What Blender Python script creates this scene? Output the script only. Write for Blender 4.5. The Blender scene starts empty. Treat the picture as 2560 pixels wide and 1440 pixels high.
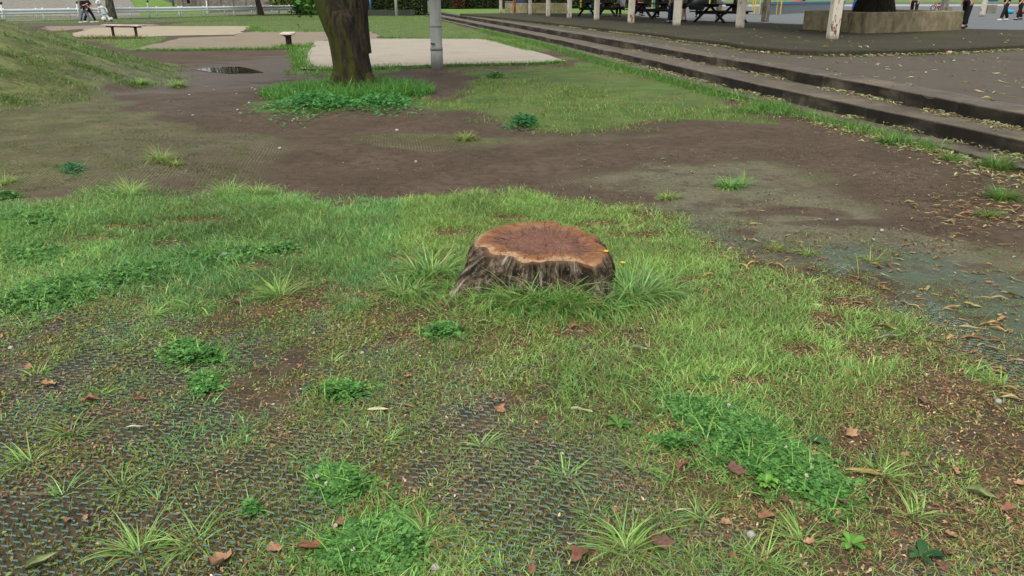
import bpy, math, random
import numpy as np
from mathutils import Vector, Matrix
from mathutils.geometry import tessellate_polygon
R = math.radians
S = bpy.context.scene
COL = S.collection
# ---------------------------------------------------------------- camera
EYE = 1.5; FPX = 1900.0; PITCH = math.atan(725/FPX)
cd = bpy.data.cameras.new('camera'); cam = bpy.data.objects.new('camera', cd); COL.objects.link(cam)
cam.location = (0, 0, EYE); cam.rotation_euler = (math.pi/2 - PITCH, 0, 0)
cd.sensor_width = 36; cd.lens = 36*FPX/2560; cd.clip_start = 0.05; cd.clip_end = 2000
S.camera = cam
# ---------------------------------------------------------------- overcast sky and soft sun
SUN_EL, SUN_AZ = R(58), R(200)
w = bpy.data.worlds.new('World'); S.world = w; w.use_nodes = True
nt = w.node_tree; bg = nt.nodes['Background']
sky = nt.nodes.new('ShaderNodeTexSky'); sky.sky_type = 'NISHITA'; sky.sun_disc = False
sky.sun_elevation = SUN_EL; sky.sun_rotation = SUN_AZ; sky.dust_density = 4; sky.air_density = 1.0
hs = nt.nodes.new('ShaderNodeHueSaturation'); hs.inputs['Saturation'].default_value = 0.14
nt.links.new(sky.outputs[0], hs.inputs['Color']); nt.links.new(hs.outputs[0], bg.inputs[0])
bg.inputs[1].default_value = 0.15
sd = bpy.data.lights.new('sun', 'SUN'); sun = bpy.data.objects.new('sun', sd); COL.objects.link(sun)
sd.energy = 1.0; sd.angle = R(25); sd.color = (1.0, 0.965, 0.91)
sun.rotation_euler = (R(90)-SUN_EL, 0, math.pi-SUN_AZ); sun.location = (0, -5, 30)
S.view_settings.view_transform = 'Standard'; S.view_settings.look = 'None'
S.view_settings.exposure = 0.62; S.view_settings.gamma = 1.0
S.view_settings.use_curve_mapping = False
S.cycles.max_bounces = 6; S.cycles.diffuse_bounces = 3; S.cycles.glossy_bounces = 2; S.cycles.transparent_max_bounces = 6
# ---------------------------------------------------------------- plan helpers: a photo pixel -> a place on a level plane
CP, SP = math.cos(PITCH), math.sin(PITCH)
def at(px, py, z=0.0):
    r = (px-1280)/FPX; u = -(py-720)/FPX
    d = (r, CP+u*SP, -SP+u*CP); t = (z-EYE)/d[2]
    return Vector((d[0]*t, d[1]*t, z))
def topx(X, Y, Z=0.0):
    c = Y*CP-(Z-EYE)*SP; u = Y*SP+(Z-EYE)*CP
    return 1280+FPX*X/c, 720-FPX*u/c
def pts(lst, z=0.0): return [tuple(at(a, b, z))[:2] for a, b in lst]
rng = np.random.default_rng(7); random.seed(7)
def sdf(poly, X, Y):
    """signed distance to a polygon in plan, negative inside"""
    p = np.array(poly); d = np.full(X.shape, 1e9); ins = np.zeros(X.shape, bool); n = len(p)
    for i in range(n):
        a = p[i]; b = p[(i+1) % n]; e = b-a; L = e@e+1e-12
        wx = X-a[0]; wy = Y-a[1]; t = np.clip((wx*e[0]+wy*e[1])/L, 0, 1)
        d = np.minimum(d, (wx-t*e[0])**2+(wy-t*e[1])**2)
        c = (a[1] > Y) != (b[1] > Y)
        with np.errstate(divide='ignore', invalid='ignore'):
            xi = (b[0]-a[0])*(Y-a[1])/(b[1]-a[1])+a[0]
        ins ^= c & (X < xi)
    return np.where(ins, -1, 1)*np.sqrt(d)
_ph = rng.uniform(0, 6.28, (60, 3))
def noise2(X, Y, s, k=0, n=10):
    """smooth pseudo noise about -1..1 with feature size s"""
    o = np.zeros_like(np.asarray(X, float))
    for i in range(n):
        a, b, c = _ph[(i+k*7) % 60]; f = (1+0.9*math.sin(c*3+i))*2.2/s
        o += np.sin(X*f*math.cos(a*1.7+i)+Y*f*math.sin(a*1.7+i)+b)
    return o/math.sqrt(n)/1.2
# ---------------------------------------------------------------- objects
def tag(o, label=None, cat=None, group=None, kind=None):
    if label: o['label'] = label
    if cat: o['category'] = cat
    if group: o['group'] = group
    if kind: o['kind'] = kind
    return o
def empty(name, loc, label, cat, group=None, rz=0.0):
    o = bpy.data.objects.new(name, None); COL.objects.link(o); o.location = loc; o.rotation_euler = (0, 0, rz)
    o.empty_display_size = 0.1
    return tag(o, label, cat, group)
def link(name, me, mat=None, parent=None, smooth=False):
    o = bpy.data.objects.new(name, me); COL.objects.link(o)
    if mat is not None and not me.materials: me.materials.append(mat)
    if parent is not None: o.parent = parent
    if smooth: me.polygons.foreach_set('use_smooth', np.ones(len(me.polygons), bool))
    return o
def copy_thing(o, loc, rz=0.0, scale=None, parent=None, **kw):
    c = o.copy(); COL.objects.link(c)
    if parent is None:
        c.location = loc; c.rotation_euler = (0, 0, rz)
        if scale: c.scale = (scale,)*3
        for k, v in kw.items(): c[k] = v
    else: c.parent = parent
    for ch in list(o.children): copy_thing(ch, None, parent=c)
    return c
def npmesh(name, V, loops, starts, attrs=None, colors=None):
    me = bpy.data.meshes.new(name); V = np.asarray(V, np.float32)
    me.vertices.add(len(V)); me.vertices.foreach_set('co', V.ravel())
    loops = np.asarray(loops, np.int32); starts = np.asarray(starts, np.int32)
    me.loops.add(len(loops)); me.loops.foreach_set('vertex_index', loops)
    me.polygons.add(len(starts)); me.polygons.foreach_set('loop_start', starts)
    for k, v in (attrs or {}).items():
        a = me.attributes.new(k, 'FLOAT', 'POINT'); a.data.foreach_set('value', np.asarray(v, np.float32).ravel())
    if colors is not None:
        a = me.color_attributes.new('tint', 'FLOAT_COLOR', 'POINT')
        c = np.ones((len(V), 4), np.float32); c[:, :3] = colors; a.data.foreach_set('color', c.ravel())
    me.update(calc_edges=True); me.validate()
    return me
class MB:
    """collects shapes into one mesh"""
    def __init__(s): s.v = []; s.f = []
    def add(s, V, F):
        b = len(s.v); s.v += [tuple(p) for p in V]; s.f += [tuple(b+i for i in f) for f in F]; return s
    def box(s, c, size, rz=0.0, rx=0.0, bev=0.0, M=None):
        sx, sy, sz = [q/2 for q in size]; b = min(bev, sx*.9, sy*.9, sz*.9)
        if M is None: M = Matrix.Translation(c) @ Matrix.Rotation(rz, 4, 'Z') @ Matrix.Rotation(rx, 4, 'X')
        if b <= 0:
            V = [M @ Vector((x, y, z)) for z in (-sz, sz) for x, y in ((-sx, -sy), (sx, -sy), (sx, sy), (-sx, sy))]
            return s.add(V, [(3, 2, 1, 0), (4, 5, 6, 7), (0, 1, 5, 4), (1, 2, 6, 5), (2, 3, 7, 6), (3, 0, 4, 7)])
        prof = [(-sz, b), (-sz+b, 0), (sz-b, 0), (sz, b)]; V = []; F = []
        for z, i in prof:
            x, y = sx-i, sy-i; c2 = b*.7
            V += [M @ Vector(q+(z,)) for q in ((-x+c2, -y), (x-c2, -y), (x, -y+c2), (x, y-c2), (x-c2, y), (-x+c2, y), (-x, y-c2), (-x, -y+c2))]
        for k in range(3):
            for i in range(8): F.append((k*8+i, k*8+(i+1) % 8, k*8+8+(i+1) % 8, k*8+8+i))
        F += [tuple(range(7, -1, -1)), tuple(range(24, 32))]
        return s.add(V, F)
    def beam(s, a, b, wd, th, bev=0.0, up=(0, 0, 1)):
        a = Vector(a); b = Vector(b); d = (b-a); L = d.length; d.normalize(); u = Vector(up)
        x = d.cross(u)
        if x.length < 1e-4: x = d.cross(Vector((0, 1, 0)))
        x.normalize(); u = x.cross(d)
        M = Matrix(((x.x, d.x, u.x, 0), (x.y, d.y, u.y, 0), (x.z, d.z, u.z, 0), (0, 0, 0, 1))); M.translation = (a+b)/2
        return s.box(None, (wd, L, th), bev=bev, M=M)
    def tube(s, P, r, n=10, cap=True, wob=0.0):
        P = [Vector(p) for p in P]; r = r if hasattr(r, '__len__') else [r]*len(P); V = []; F = []
        x = None
        for i, p in enumerate(P):
            d = (P[min(i+1, len(P)-1)]-P[max(i-1, 0)]).normalized()
            if x is None: x = d.orthogonal().normalized()
            x = (x-d*x.dot(d)).normalized(); y = d.cross(x)
            for k in range(n):
                a = 2*math.pi*k/n; q = r[i]*(1+(wob*math.sin(3*a+i*.8)+wob*.6*math.sin(7*a+i*1.9) if wob else 0))
                V.append(p+(x*math.cos(a)+y*math.sin(a))*q)
        for i in range(len(P)-1):
            for k in range(n): F.append((i*n+k, i*n+(k+1) % n, i*n+n+(k+1) % n, i*n+n+k))
        if cap: F += [tuple(range(n-1, -1, -1)), tuple(range((len(P)-1)*n, len(P)*n))]
        return s.add(V, F)
    def ball(s, c, r, n=12, m=8):
        r = r if hasattr(r, '__len__') else (r, r, r); c = Vector(c); V = [c+Vector((0, 0, -r[2]))]; F = []
        for j in range(1, m):
            t = math.pi*j/m
            for k in range(n):
                a = 2*math.pi*k/n; V.append(c+Vector((r[0]*math.sin(t)*math.cos(a), r[1]*math.sin(t)*math.sin(a), -r[2]*math.cos(t))))
        V.append(c+Vector((0, 0, r[2]))); T = len(V)-1
        for k in range(n):
            F.append((0, 1+(k+1) % n, 1+k)); F.append((T, T-n+k, T-n+(k+1) % n))
            for j in range(m-2): F.append((1+j*n+k, 1+j*n+(k+1) % n, 1+j*n+n+(k+1) % n, 1+j*n+n+k))
        return s.add(V, F)
    def prism(s, poly, z0, z1):
        n = len(poly); V = [(x, y, z0) for x, y in poly]+[(x, y, z1) for x, y in poly]
        return s.add(V, [tuple(range(n-1, -1, -1)), tuple(range(n, 2*n))]+[(i, (i+1) % n, n+(i+1) % n, n+i) for i in range(n)])
    def build(s, name, mat=None, parent=None, smooth=False):
        me = bpy.data.meshes.new(name); o = Vector((0, 0, 0))
        if parent is not None: o = parent.matrix_basis.translation if parent.parent is None else parent.parent.matrix_basis.translation
        me.from_pydata([tuple(Vector(p)-o) for p in s.v], [], s.f); me.update()
        return link(name, me, mat, parent, smooth)
# ================================================================ materials
ALB = .76
def L3(r, g, b):
    f = lambda c: (c/255/12.92) if c/255 <= .04045 else ((c/255+.055)/1.055)**2.4
    return (f(r)*ALB, f(g)*ALB, f(b)*ALB, 1)
class NM:
    def __init__(s, name, rough=.8, spec=.3):
        s.m = bpy.data.materials.new(name); s.m.use_nodes = True; s.t = s.m.node_tree; s.b = s.t.nodes['Principled BSDF']
        s.b.inputs['Roughness'].default_value = rough; s.b.inputs['Specular IOR Level'].default_value = spec
        s.out = s.t.nodes['Material Output']
    def n(s, typ, **kw):
        q = s.t.nodes.new('ShaderNode'+typ)
        for k, v in kw.items(): setattr(q, k, v)
        return q
    def l(s, a, b): s.t.links.new(a, b); return s
    def set(s, sock, v):
        if hasattr(v, 'is_linked') or hasattr(v, 'links'): s.l(v, sock)
        else: sock.default_value = v
    def attr(s, name, col=False):
        q = s.n('Attribute'); q.attribute_name = name; return q.outputs['Color' if col else 'Fac']
    def pos(s):
        return s.n('NewGeometry').outputs['Position']
    def obj(s):
        return s.n('TexCoord').outputs['Object']
    def noise(s, scale, detail=4, rough=.6, vec=None, dist=0.0):
        q = s.n('TexNoise'); q.inputs['Scale'].default_value = scale; q.inputs['Detail'].default_value = detail
        q.inputs['Roughness'].default_value = rough; q.inputs['Distortion'].default_value = dist
        s.l(vec if vec is not None else s.pos(), q.inputs['Vector']); return q.outputs['Fac']
    def scaled(s, vec, sc, rot=(0, 0, 0)):
        q = s.n('Mapping'); q.inputs['Scale'].default_value = sc; q.inputs['Rotation'].default_value = rot; s.l(vec, q.inputs['Vector']); return q.outputs[0]
    def math(s, op, a, b=0.0, c=None):
        q = s.n('Math', operation=op); s.set(q.inputs[0], a); s.set(q.inputs[1], b)
        if c is not None: s.set(q.inputs[2], c)
        return q.outputs[0]
    def step(s, x, a, b):
        q = s.n('MapRange', interpolation_type='SMOOTHSTEP'); s.set(q.inputs['Value'], x)
        q.inputs['From Min'].default_value = a; q.inputs['From Max'].default_value = b; return q.outputs[0]
    def mix(s, f, a, b, mode='MIX'):
        q = s.n('Mix', data_type='RGBA', blend_type=mode); s.set(q.inputs[0], f); s.set(q.inputs[6], a); s.set(q.inputs[7], b); return q.outputs[2]
    def ramp(s, x, stops):
        q = s.n('ValToRGB'); e = q.color_ramp.elements
        while len(e) < len(stops): e.new(.5)
        for i, (p, c) in enumerate(stops): e[i].position = p; e[i].color = c
        s.l(x, q.inputs[0]); return q.outputs[0]
    def bump(s, h, dist=.01, strength=1.0):
        q = s.n('Bump'); q.inputs['Distance'].default_value = dist; q.inputs['Strength'].default_value = strength
        s.l(h, q.inputs['Height']); s.l(q.outputs[0], s.b.inputs['Normal']); return q.outputs[0]
    def col(s, c): s.set(s.b.inputs['Base Color'], c); return s
    def rough(s, c): s.set(s.b.inputs['Roughness'], c); return s
def plain(name, rgb, rough=.6, var=.25, scale=6, spec=.3, bump=0.0, metal=0.0):
    k = NM(name, rough, spec); c = L3(*rgb); d = tuple(x*(1-var) for x in c[:3])+(1,); e = tuple(min(1, x*(1+var*.6)) for x in c[:3])+(1,)
    n = k.noise(scale, 5, .65, k.obj()); k.col(k.ramp(n, [(.3, d), (.7, e)])); k.b.inputs['Metallic'].default_value = metal
    if bump: k.bump(k.noise(scale*6, 4, .6, k.obj()), bump)
    return k.m
def foliage(name, trans=.3, rough=.5, spec=.25):
    """leaf-thin surfaces coloured by their own tint"""
    k = NM(name, rough, spec); t = k.attr('tint', True); k.col(t)
    tr = k.n('BsdfTranslucent'); hsn = k.n('HueSaturation'); hsn.inputs['Value'].default_value = 1.15; hsn.inputs['Hue'].default_value = .485
    k.l(t, hsn.inputs['Color']); k.l(hsn.outputs[0], tr.inputs[0])
    mx = k.n('MixShader'); mx.inputs[0].default_value = trans
    k.l(k.b.outputs[0], mx.inputs[1]); k.l(tr.outputs[0], mx.inputs[2]); k.l(mx.outputs[0], k.out.inputs[0]); return k.m
M_GRASS = foliage('grass_blade', .35, .38, .45)
M_LEAF = foliage('leaf_green', .25, .5, .25)
M_DRY = foliage('dry_leaf', .12, .75, .15)

def concrete(name, rgb, stain=(40, 36, 28), streak=.6, moss=.3):
    k = NM(name, .85, .25); p = k.pos(); base = L3(*rgb)
    n1 = k.noise(3.0, 6, .65, p); n2 = k.noise(26, 5, .7, p)
    c = k.mix(k.step(n2, .35, .75), tuple(x*.72 for x in base[:3])+(1,), base)
    c = k.mix(k.step(n1, .42, .62), c, tuple(min(1, x*1.18) for x in base[:3])+(1,))
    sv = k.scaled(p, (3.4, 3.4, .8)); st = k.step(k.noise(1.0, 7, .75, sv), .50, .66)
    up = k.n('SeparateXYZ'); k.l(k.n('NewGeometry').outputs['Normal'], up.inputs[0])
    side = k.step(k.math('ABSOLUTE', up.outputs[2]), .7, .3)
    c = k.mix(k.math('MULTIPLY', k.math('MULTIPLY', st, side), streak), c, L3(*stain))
    c = k.mix(k.math('MULTIPLY', k.step(k.noise(1.7, 5, .7, p), .5, .68), moss), c, L3(74, 74, 48))
    c = k.mix(k.math('MULTIPLY', k.step(k.noise(60, 3, .6, p), .62, .7), .55), c, L3(48, 43, 36))
    k.col(c); k.bump(k.math('ADD', n2, k.noise(120, 3, .6, p)), .006); return k
# ================================================================ ground
MC, MR, MHH = (-14.85, 14.06), 8.25, 1.84
PUD = at(575, 168)
FIELD = pts([(-500, 270), (0, 228), (100, 208), (250, 238), (280, 255), (340, 275), (430, 302), (560, 322), (690, 348), (740, 380), (690, 420), (640, 450), (610, 500), (400, 570), (0, 620), (-500, 700)])
MIDP = pts([(850, 356), (950, 346), (1100, 341), (1220, 345), (1285, 352), (1240, 366), (1100, 379), (960, 375)])
NETR = pts([(1480, 425), (1620, 408), (1760, 420), (1900, 408), (2000, 440), (2110, 500), (2300, 565), (2450, 600), (2560, 640), (2800, 760), (2700, 980), (2300, 820), (1800, 640), (1560, 530)])
NETM = pts([(1240, 345), (1420, 335), (1560, 340), (1700, 335), (1560, 352), (1400, 356), (1270, 362)])
TEAL = pts([(1560, 540), (1650, 522), (1800, 565), (2000, 595), (2200, 622), (2400, 645), (2580, 690), (2800, 800), (2800, 1040), (2500, 935), (2300, 805), (2050, 690), (1900, 650), (1700, 570)])
LAWN_EDGE = [(-700, 560), (-200, 540), (0, 522), (100, 512), (200, 503), (245, 474), (340, 474), (420, 496), (490, 503), (545, 482), (640, 478), (690, 494), (800, 503), (900, 503), (1050, 492), (1150, 482), (1300, 476), (1400, 487), (1500, 497), (1600, 517), (1680, 547), (1750, 592), (1830, 642), (1950, 690), (2050, 676), (2150, 684), (2230, 722), (2300, 780), (2350, 802), (2400, 850), (2480, 900), (2560, 930), (2800, 1000)]
LAWN_EDGE = [(a, b+(14 if a < 1600 else 5)) for a, b in LAWN_EDGE]
FRONT = pts(LAWN_EDGE+[(3300, 1250), (3300, 1640), (-700, 1640)])
BACKL = pts([(-700, 70), (-300, 66), (90, 58), (380, 58), (480, 54), (385, 66), (640, 64.5), (628, 72), (660, 80), (720, 79.5), (820, 82), (925, 79), (957, 96), (1210, 98), (1240, 97), (1200, 78), (1080, 47), (1052, 36), (700, 30), (400, 34), (-700, 47)])
TONG = pts([(150, 72), (182, 88), (192, 97), (300, 95.5), (420, 90.5), (412, 101), (330, 127), (290, 118), (250, 106), (150, 92)])
RLAWN = pts([(1035, 188), (1100, 173), (1400, 164), (1418, 153), (1330, 127), (1262, 110), (1210, 97), (1230, 84), (1440, 140), (1760, 216), (1965, 288), (1950, 312), (1700, 302), (1560, 332), (1330, 340), (1232, 315), (1190, 290), (1085, 262), (1010, 232)])
BORD = pts([(738, 128), (782, 106), (752, 172), (870, 176), (1000, 168), (1000, 176), (860, 186), (735, 184)])
TREEP = at(885, 226)
DIRTR = pts([(1050, 178), (1180, 180), (1190, 205), (1120, 250), (1000, 240), (1010, 200)])
def zground(X, Y):
    X = np.asarray(X, float); Y = np.asarray(Y, float)
    r2 = ((X-MC[0])**2+(Y-MC[1])**2)/MR**2
    z = MHH*np.clip(1-r2, 0, 1)**1.26
    z = z*(1+.05*noise2(X, Y, 1.6, 2))
    fade = np.clip((13-Y)/5, 0, 1)
    z = z+fade*(.010*noise2(X, Y, .9, 1)+.004*noise2(X, Y, .28, 4))
    fl = np.clip(1-np.maximum(np.abs(X+4.5)-3.2, 0)/1.0, 0, 1)*np.clip(1-np.maximum(np.abs(Y-8.2)-2.6, 0)/1.0, 0, 1)
    z = z+fl*(.035*noise2(X*.7, Y, 1.5, 5)+.03)
    d = np.hypot((X-PUD.x)/1.6, (Y-PUD.y)/1.5)
    z = z-.03*np.exp(-d*d)+.016*noise2(X, Y, .8, 9)*np.exp(-d*d*.7)-.02*np.clip((Y-13)/4, 0, 1)*np.clip((24-Y)/4, 0, 1)
    # gentle worn hollow of the dirt path behind the stump
    return z
def zg1(x, y): return float(zground(np.array([x]), np.array([y]))[0])
def axis(a0, a1, st, gl, gr):
    c = list(np.arange(a0, a1+1e-6, st)); s = st; x = a0; left = []
    while x > gl: s *= 1.022; x -= s; left.append(x)
    s = st; x = a1; right = []
    while x < gr: s *= 1.016; x += s; right.append(x)
    return np.array(left[::-1]+c+right)
gx = axis(-4.6, 4.6, .05, -260, 260); gy = axis(1.0, 8.2, .05, -30, 420)
GX, GY = np.meshgrid(gx, gy); GZ = zground(GX, GY)
def soft(poly, wd, wob=0.0, s=.5, k=0):
    d = sdf(poly, GX, GY)
    if wob: d = d+wob*noise2(GX, GY, s, k)
    return np.clip(.5-d/(2*wd), 0, 1)
def ell(px, py, rx, ry, soften=.8):
    c = at(px, py); a = at(px+rx, py); b = at(px, py-ry); d = np.hypot((GX-c.x)/abs(a.x-c.x), (GY-c.y)/abs(b.y-c.y))+.28*noise2(GX, GY, .35, 6)
    return np.clip((1-d)/soften+.5, 0, 1)
mound = np.clip(((GX-MC[0])**2+(GY-MC[1])**2)/MR**2, 0, 2); wm = np.clip((1.03+.10*noise2(GX, GY, 1.1, 3)-mound)/.12, 0, 1)
w_net = np.maximum.reduce([soft(FIELD, .35, .25, .8, 1), soft(MIDP, .08, .05, .3, 2), .78*soft(NETR, .5, .35, .7, 3), .6*soft(NETM, .2, .15, .4, 4), wm])
w_net *= 1-np.maximum.reduce([.6*ell(1880, 535, 80, 9), .6*ell(1855, 582, 50, 11), .6*ell(120, 490, 100, 14), .35*ell(380, 335, 130, 16), .35*ell(100, 345, 130, 8), .4*ell(230, 402, 100, 7), .6*ell(450, 463, 50, 10), .35*ell(620, 380, 120, 22), .7*ell(2150, 560, 220, 9), .75*ell(2000, 530, 90, 12)])
w_teal = np.maximum(soft(TEAL, .18, .12, .5, 5), .75*ell(500, 1200, 1500, 420))
w_teal = np.maximum(w_teal, .25*soft(NETR, .3))
w_moss = np.maximum.reduce([wm*.9, .42*soft(FIELD, .8, .5, 1.2, 6)*np.clip((at(400, 330).x-GX)/2+.6, 0, 1), .9*ell(1030, 350, 150, 9)])
w_lawn = np.maximum.reduce([soft(BACKL, .25, .15, .6, 7), soft(TONG, .2, .15, .5, 2), soft(BORD, .12, .1, .3, 3), .70*soft(RLAWN, .35, .4, .7, 8), ell(872, 243, 185, 32, .3)])
w_lawn = np.maximum(w_lawn, ((GY > 86) & (GX < 3)).astype(float))
w_lawn *= 1-.85*soft(DIRTR, .25, .2, .5, 1)
w_front = soft(FRONT, .10, .12, .4, 9)
w_wet = np.maximum.reduce([ell(590, 178, 190, 42, .9), .35*ell(500, 270, 420, 80, .8)])
ny, nx = GX.shape; idx = np.arange(nx*ny).reshape(ny, nx)
q = np.stack([idx[:-1, :-1], idx[:-1, 1:], idx[1:, 1:], idx[1:, :-1]], -1).reshape(-1, 4)
gm = npmesh('ground', np.stack([GX, GY, GZ], -1).reshape(-1, 3), q.ravel(), np.arange(len(q))*4,
            dict(w_net=w_net, w_teal=w_teal, w_moss=w_moss, w_lawn=w_lawn, w_front=w_front, w_wet=w_wet, w_mound=wm))
k = NM('ground_soil', .8, .3); p = k.pos()
nA = k.noise(1.1, 6, .62, p); nB = k.noise(9, 5, .65, p); nC = k.noise(55, 4, .65, p); nD = k.noise(260, 2, .5, p)
soil = k.mix(k.step(nA, .3, .7), L3(75, 62, 48), L3(97, 83, 67))
soil = k.mix(k.math('MULTIPLY', k.step(nB, .42, .66), .7), soil, L3(61, 48, 34))
soil = k.mix(k.math('MULTIPLY', k.step(nC, .45, .75), .45), soil, L3(114, 97, 74))
soil = k.mix(k.math('MULTIPLY', k.step(nD, .68, .74), .7), soil, L3(150, 140, 128))
def thr(name, noise, amp, lo=.38, hi=.62):
    return k.step(k.math('ADD', k.attr(name), k.math('MULTIPLY', k.math('SUBTRACT', noise, .5), amp)), lo, hi)
# plastic netting laid over the soil: wavy parallel strands
wob = k.noise(.35, 2, .5, p); wv = k.n('VectorMath', operation='MULTIPLY_ADD')
sx = k.n('SeparateXYZ'); k.l(p, sx.inputs[0]); X_, Y_ = sx.outputs[0], sx.outputs[1]
teal = k.attr('w_teal')
ang = k.math('ADD', k.math('MULTIPLY', teal, 1.15), k.math('MULTIPLY', k.math('SUBTRACT', wob, .5), 1.6))
ca, sa = k.math('COSINE', .15), k.math('SINE', .15)
U = k.math('ADD', X_, k.math('MULTIPLY', Y_, .18)); W = k.math('SUBTRACT', Y_, k.math('MULTIPLY', X_, .18))
U2 = k.math('ADD', k.math('MULTIPLY', W, .93), k.math('MULTIPLY', U, .36)); W2 = k.math('SUBTRACT', U, k.math('MULTIPLY', W, .36))
def strands(u, v, sp, wl):
    a = k.math('ADD', u, k.math('MULTIPLY', k.math('SINE', k.math('MULTIPLY', v, 6.283/wl)), .006))
    a = k.math('ADD', a, k.math('MULTIPLY', wob, .22))
    fr = k.math('ABSOLUTE', k.math('SUBTRACT', k.math('FRACT', k.math('DIVIDE', a, sp)), .5))
    return k.step(fr, .25, .36)
line = k.n('Mix', data_type='FLOAT'); k.l(k.step(teal, .1, .16), line.inputs[0]); k.l(strands(U, W, .031, .04), line.inputs[2]); k.l(strands(U2, W2, .030, .04), line.inputs[3]); line = line.outputs[0]
netc = k.mix(k.step(teal, .1, .9), L3(132, 128, 100), L3(94, 116, 98))
netc = k.mix(k.attr('w_moss'), netc, L3(166, 174, 106))
gap = k.mix(k.math('MULTIPLY', k.attr('w_moss'), .75), soil, L3(108, 117, 60))
gap = k.mix(k.math('MULTIPLY', k.math('MULTIPLY', k.step(nA, .35, .65), k.step(teal, .12, .03)), .45), gap, L3(84, 78, 52))
gap = k.mix(k.math('MULTIPLY', teal, .55), gap, L3(84, 99, 82))
gap = k.mix(k.math('MULTIPLY', k.step(teal, .04, .2), k.math('MULTIPLY', k.step(nC, .3, .7), .7)), gap, L3(100, 97, 88))
dirty = k.math('MULTIPLY', k.step(k.noise(2.3, 6, .7, p), .44, .70), .5)
line = k.math('MULTIPLY_ADD', line, k.math('SUBTRACT', .80, k.math('MULTIPLY', k.step(teal, .05, .2), .35)), k.math('MULTIPLY_ADD', k.step(teal, .05, .2), .30, .14))
net = k.mix(k.math('MULTIPLY', line, k.math('SUBTRACT', 1.0, dirty)), gap, netc)
mo = k.step(k.math('ADD', k.noise(2.4, 7, .75, k.scaled(p, (1, .6, 1))), k.math('MULTIPLY', k.attr('w_moss'), .10)), .50, .62)
net = k.mix(k.math('MULTIPLY', mo, k.math('MULTIPLY_ADD', k.step(teal, .05, .2), -.45, .8)), net, k.mix(k.step(nC, .3, .7), L3(46, 62, 28), L3(112, 128, 62)))
net = k.mix(k.math('MULTIPLY', k.attr('w_mound'), k.math('MULTIPLY', k.step(k.noise(12, 6, .8, k.scaled(p, (.5, 1, 1))), .44, .60), .65)), net, L3(66, 78, 38))
net = k.mix(k.math('MULTIPLY', k.attr('w_mound'), k.math('MULTIPLY', k.step(k.noise(1.3, 4, .6, p), .44, .62), .5)), net, L3(150, 158, 96))
fm = k.math('MULTIPLY', k.step(teal, .1, .02), k.math('SUBTRACT', 1.0, k.attr('w_mound')))
net = k.mix(k.math('MULTIPLY', fm, k.math('MULTIPLY', k.step(k.noise(.8, 6, .7, k.scaled(p, (.6, 1, 1))), .42, .62), .6)), net, L3(82, 70, 50))
gr = k.step(k.noise(30, 3, .7, k.scaled(p, (1, .8, 1))), .34, .66)
net = k.mix(k.math('MULTIPLY', k.math('SUBTRACT', 1.0, gr), k.math('MULTIPLY_ADD', k.step(teal, .05, .2), -.15, .42)), net, L3(58, 54, 36))
net = k.mix(k.math('MULTIPLY', k.step(k.noise(21, 3, .7, k.scaled(p, (.7, 1.2, 1))), .56, .7), .35), net, L3(150, 148, 112))
nE = k.math('ADD', k.math('MULTIPLY', nB, .6), k.math('MULTIPLY', k.noise(2.6, 6, .7, p), .4))
net = k.mix(k.math('MULTIPLY', k.math('MULTIPLY', k.step(teal, .04, .2), k.step(k.noise(3.2, 7, .75, p), .46, .62)), .75), net, soil)
c = k.mix(thr('w_net', nE, 1.5, .34, .66), soil, net)
# short turf
turf = k.mix(k.step(k.noise(1.6, 5, .65, p), .35, .65), L3(74, 98, 42), L3(102, 124, 60))
turf = k.mix(k.step(k.noise(.35, 4, .6, p), .48, .66), turf, L3(104, 112, 62))
turf = k.mix(k.math('MULTIPLY', k.step(nC, .4, .7), .5), turf, L3(64, 88, 36))
turf = k.mix(k.math('MULTIPLY', k.step(k.noise(.9, 6, .7, p), .52, .66), .7), turf, L3(92, 80, 54))
c = k.mix(thr('w_lawn', nB, .7), c, turf)
# ground between the blades of the front lawn: damp soil, straw dust and crumbs
und = k.mix(k.step(nB, .4, .62), L3(68, 58, 47), L3(96, 82, 63))
und = k.mix(k.math('MULTIPLY', k.step(nC, .5, .7), .6), und, L3(112, 92, 66))
und = k.mix(k.math('MULTIPLY', k.step(nA, .45, .6), .5), und, L3(66, 66, 38))
und = k.mix(k.math('MULTIPLY', k.step(nD, .66, .74), .6), und, L3(150, 138, 120))
c = k.mix(thr('w_front', nB, .5), c, und)
wet = k.step(k.attr('w_wet'), .1, .9)
c = k.mix(k.math('MULTIPLY', wet, .25), c, L3(74, 60, 46)); k.col(c)
k.rough(k.math('SUBTRACT', k.math('ADD', .72, k.math('MULTIPLY', nB, .2)), k.math('MULTIPLY', wet, k.math('ADD', .2, k.math('MULTIPLY', nB, .3)))))
k.b.inputs['Specular IOR Level'].default_value = .22
hgt = k.math('ADD', k.math('ADD', k.math('MULTIPLY', nB, .6), k.math('MULTIPLY', nC, .5)), k.math('MULTIPLY', k.math('MULTIPLY', line, k.attr('w_net')), .35))
hgt = k.math('ADD', hgt, k.math('MULTIPLY', nD, .15))
k.bump(hgt, .018, .8)
g = link('ground', gm, k.m, smooth=True); g['kind'] = 'structure'

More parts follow.
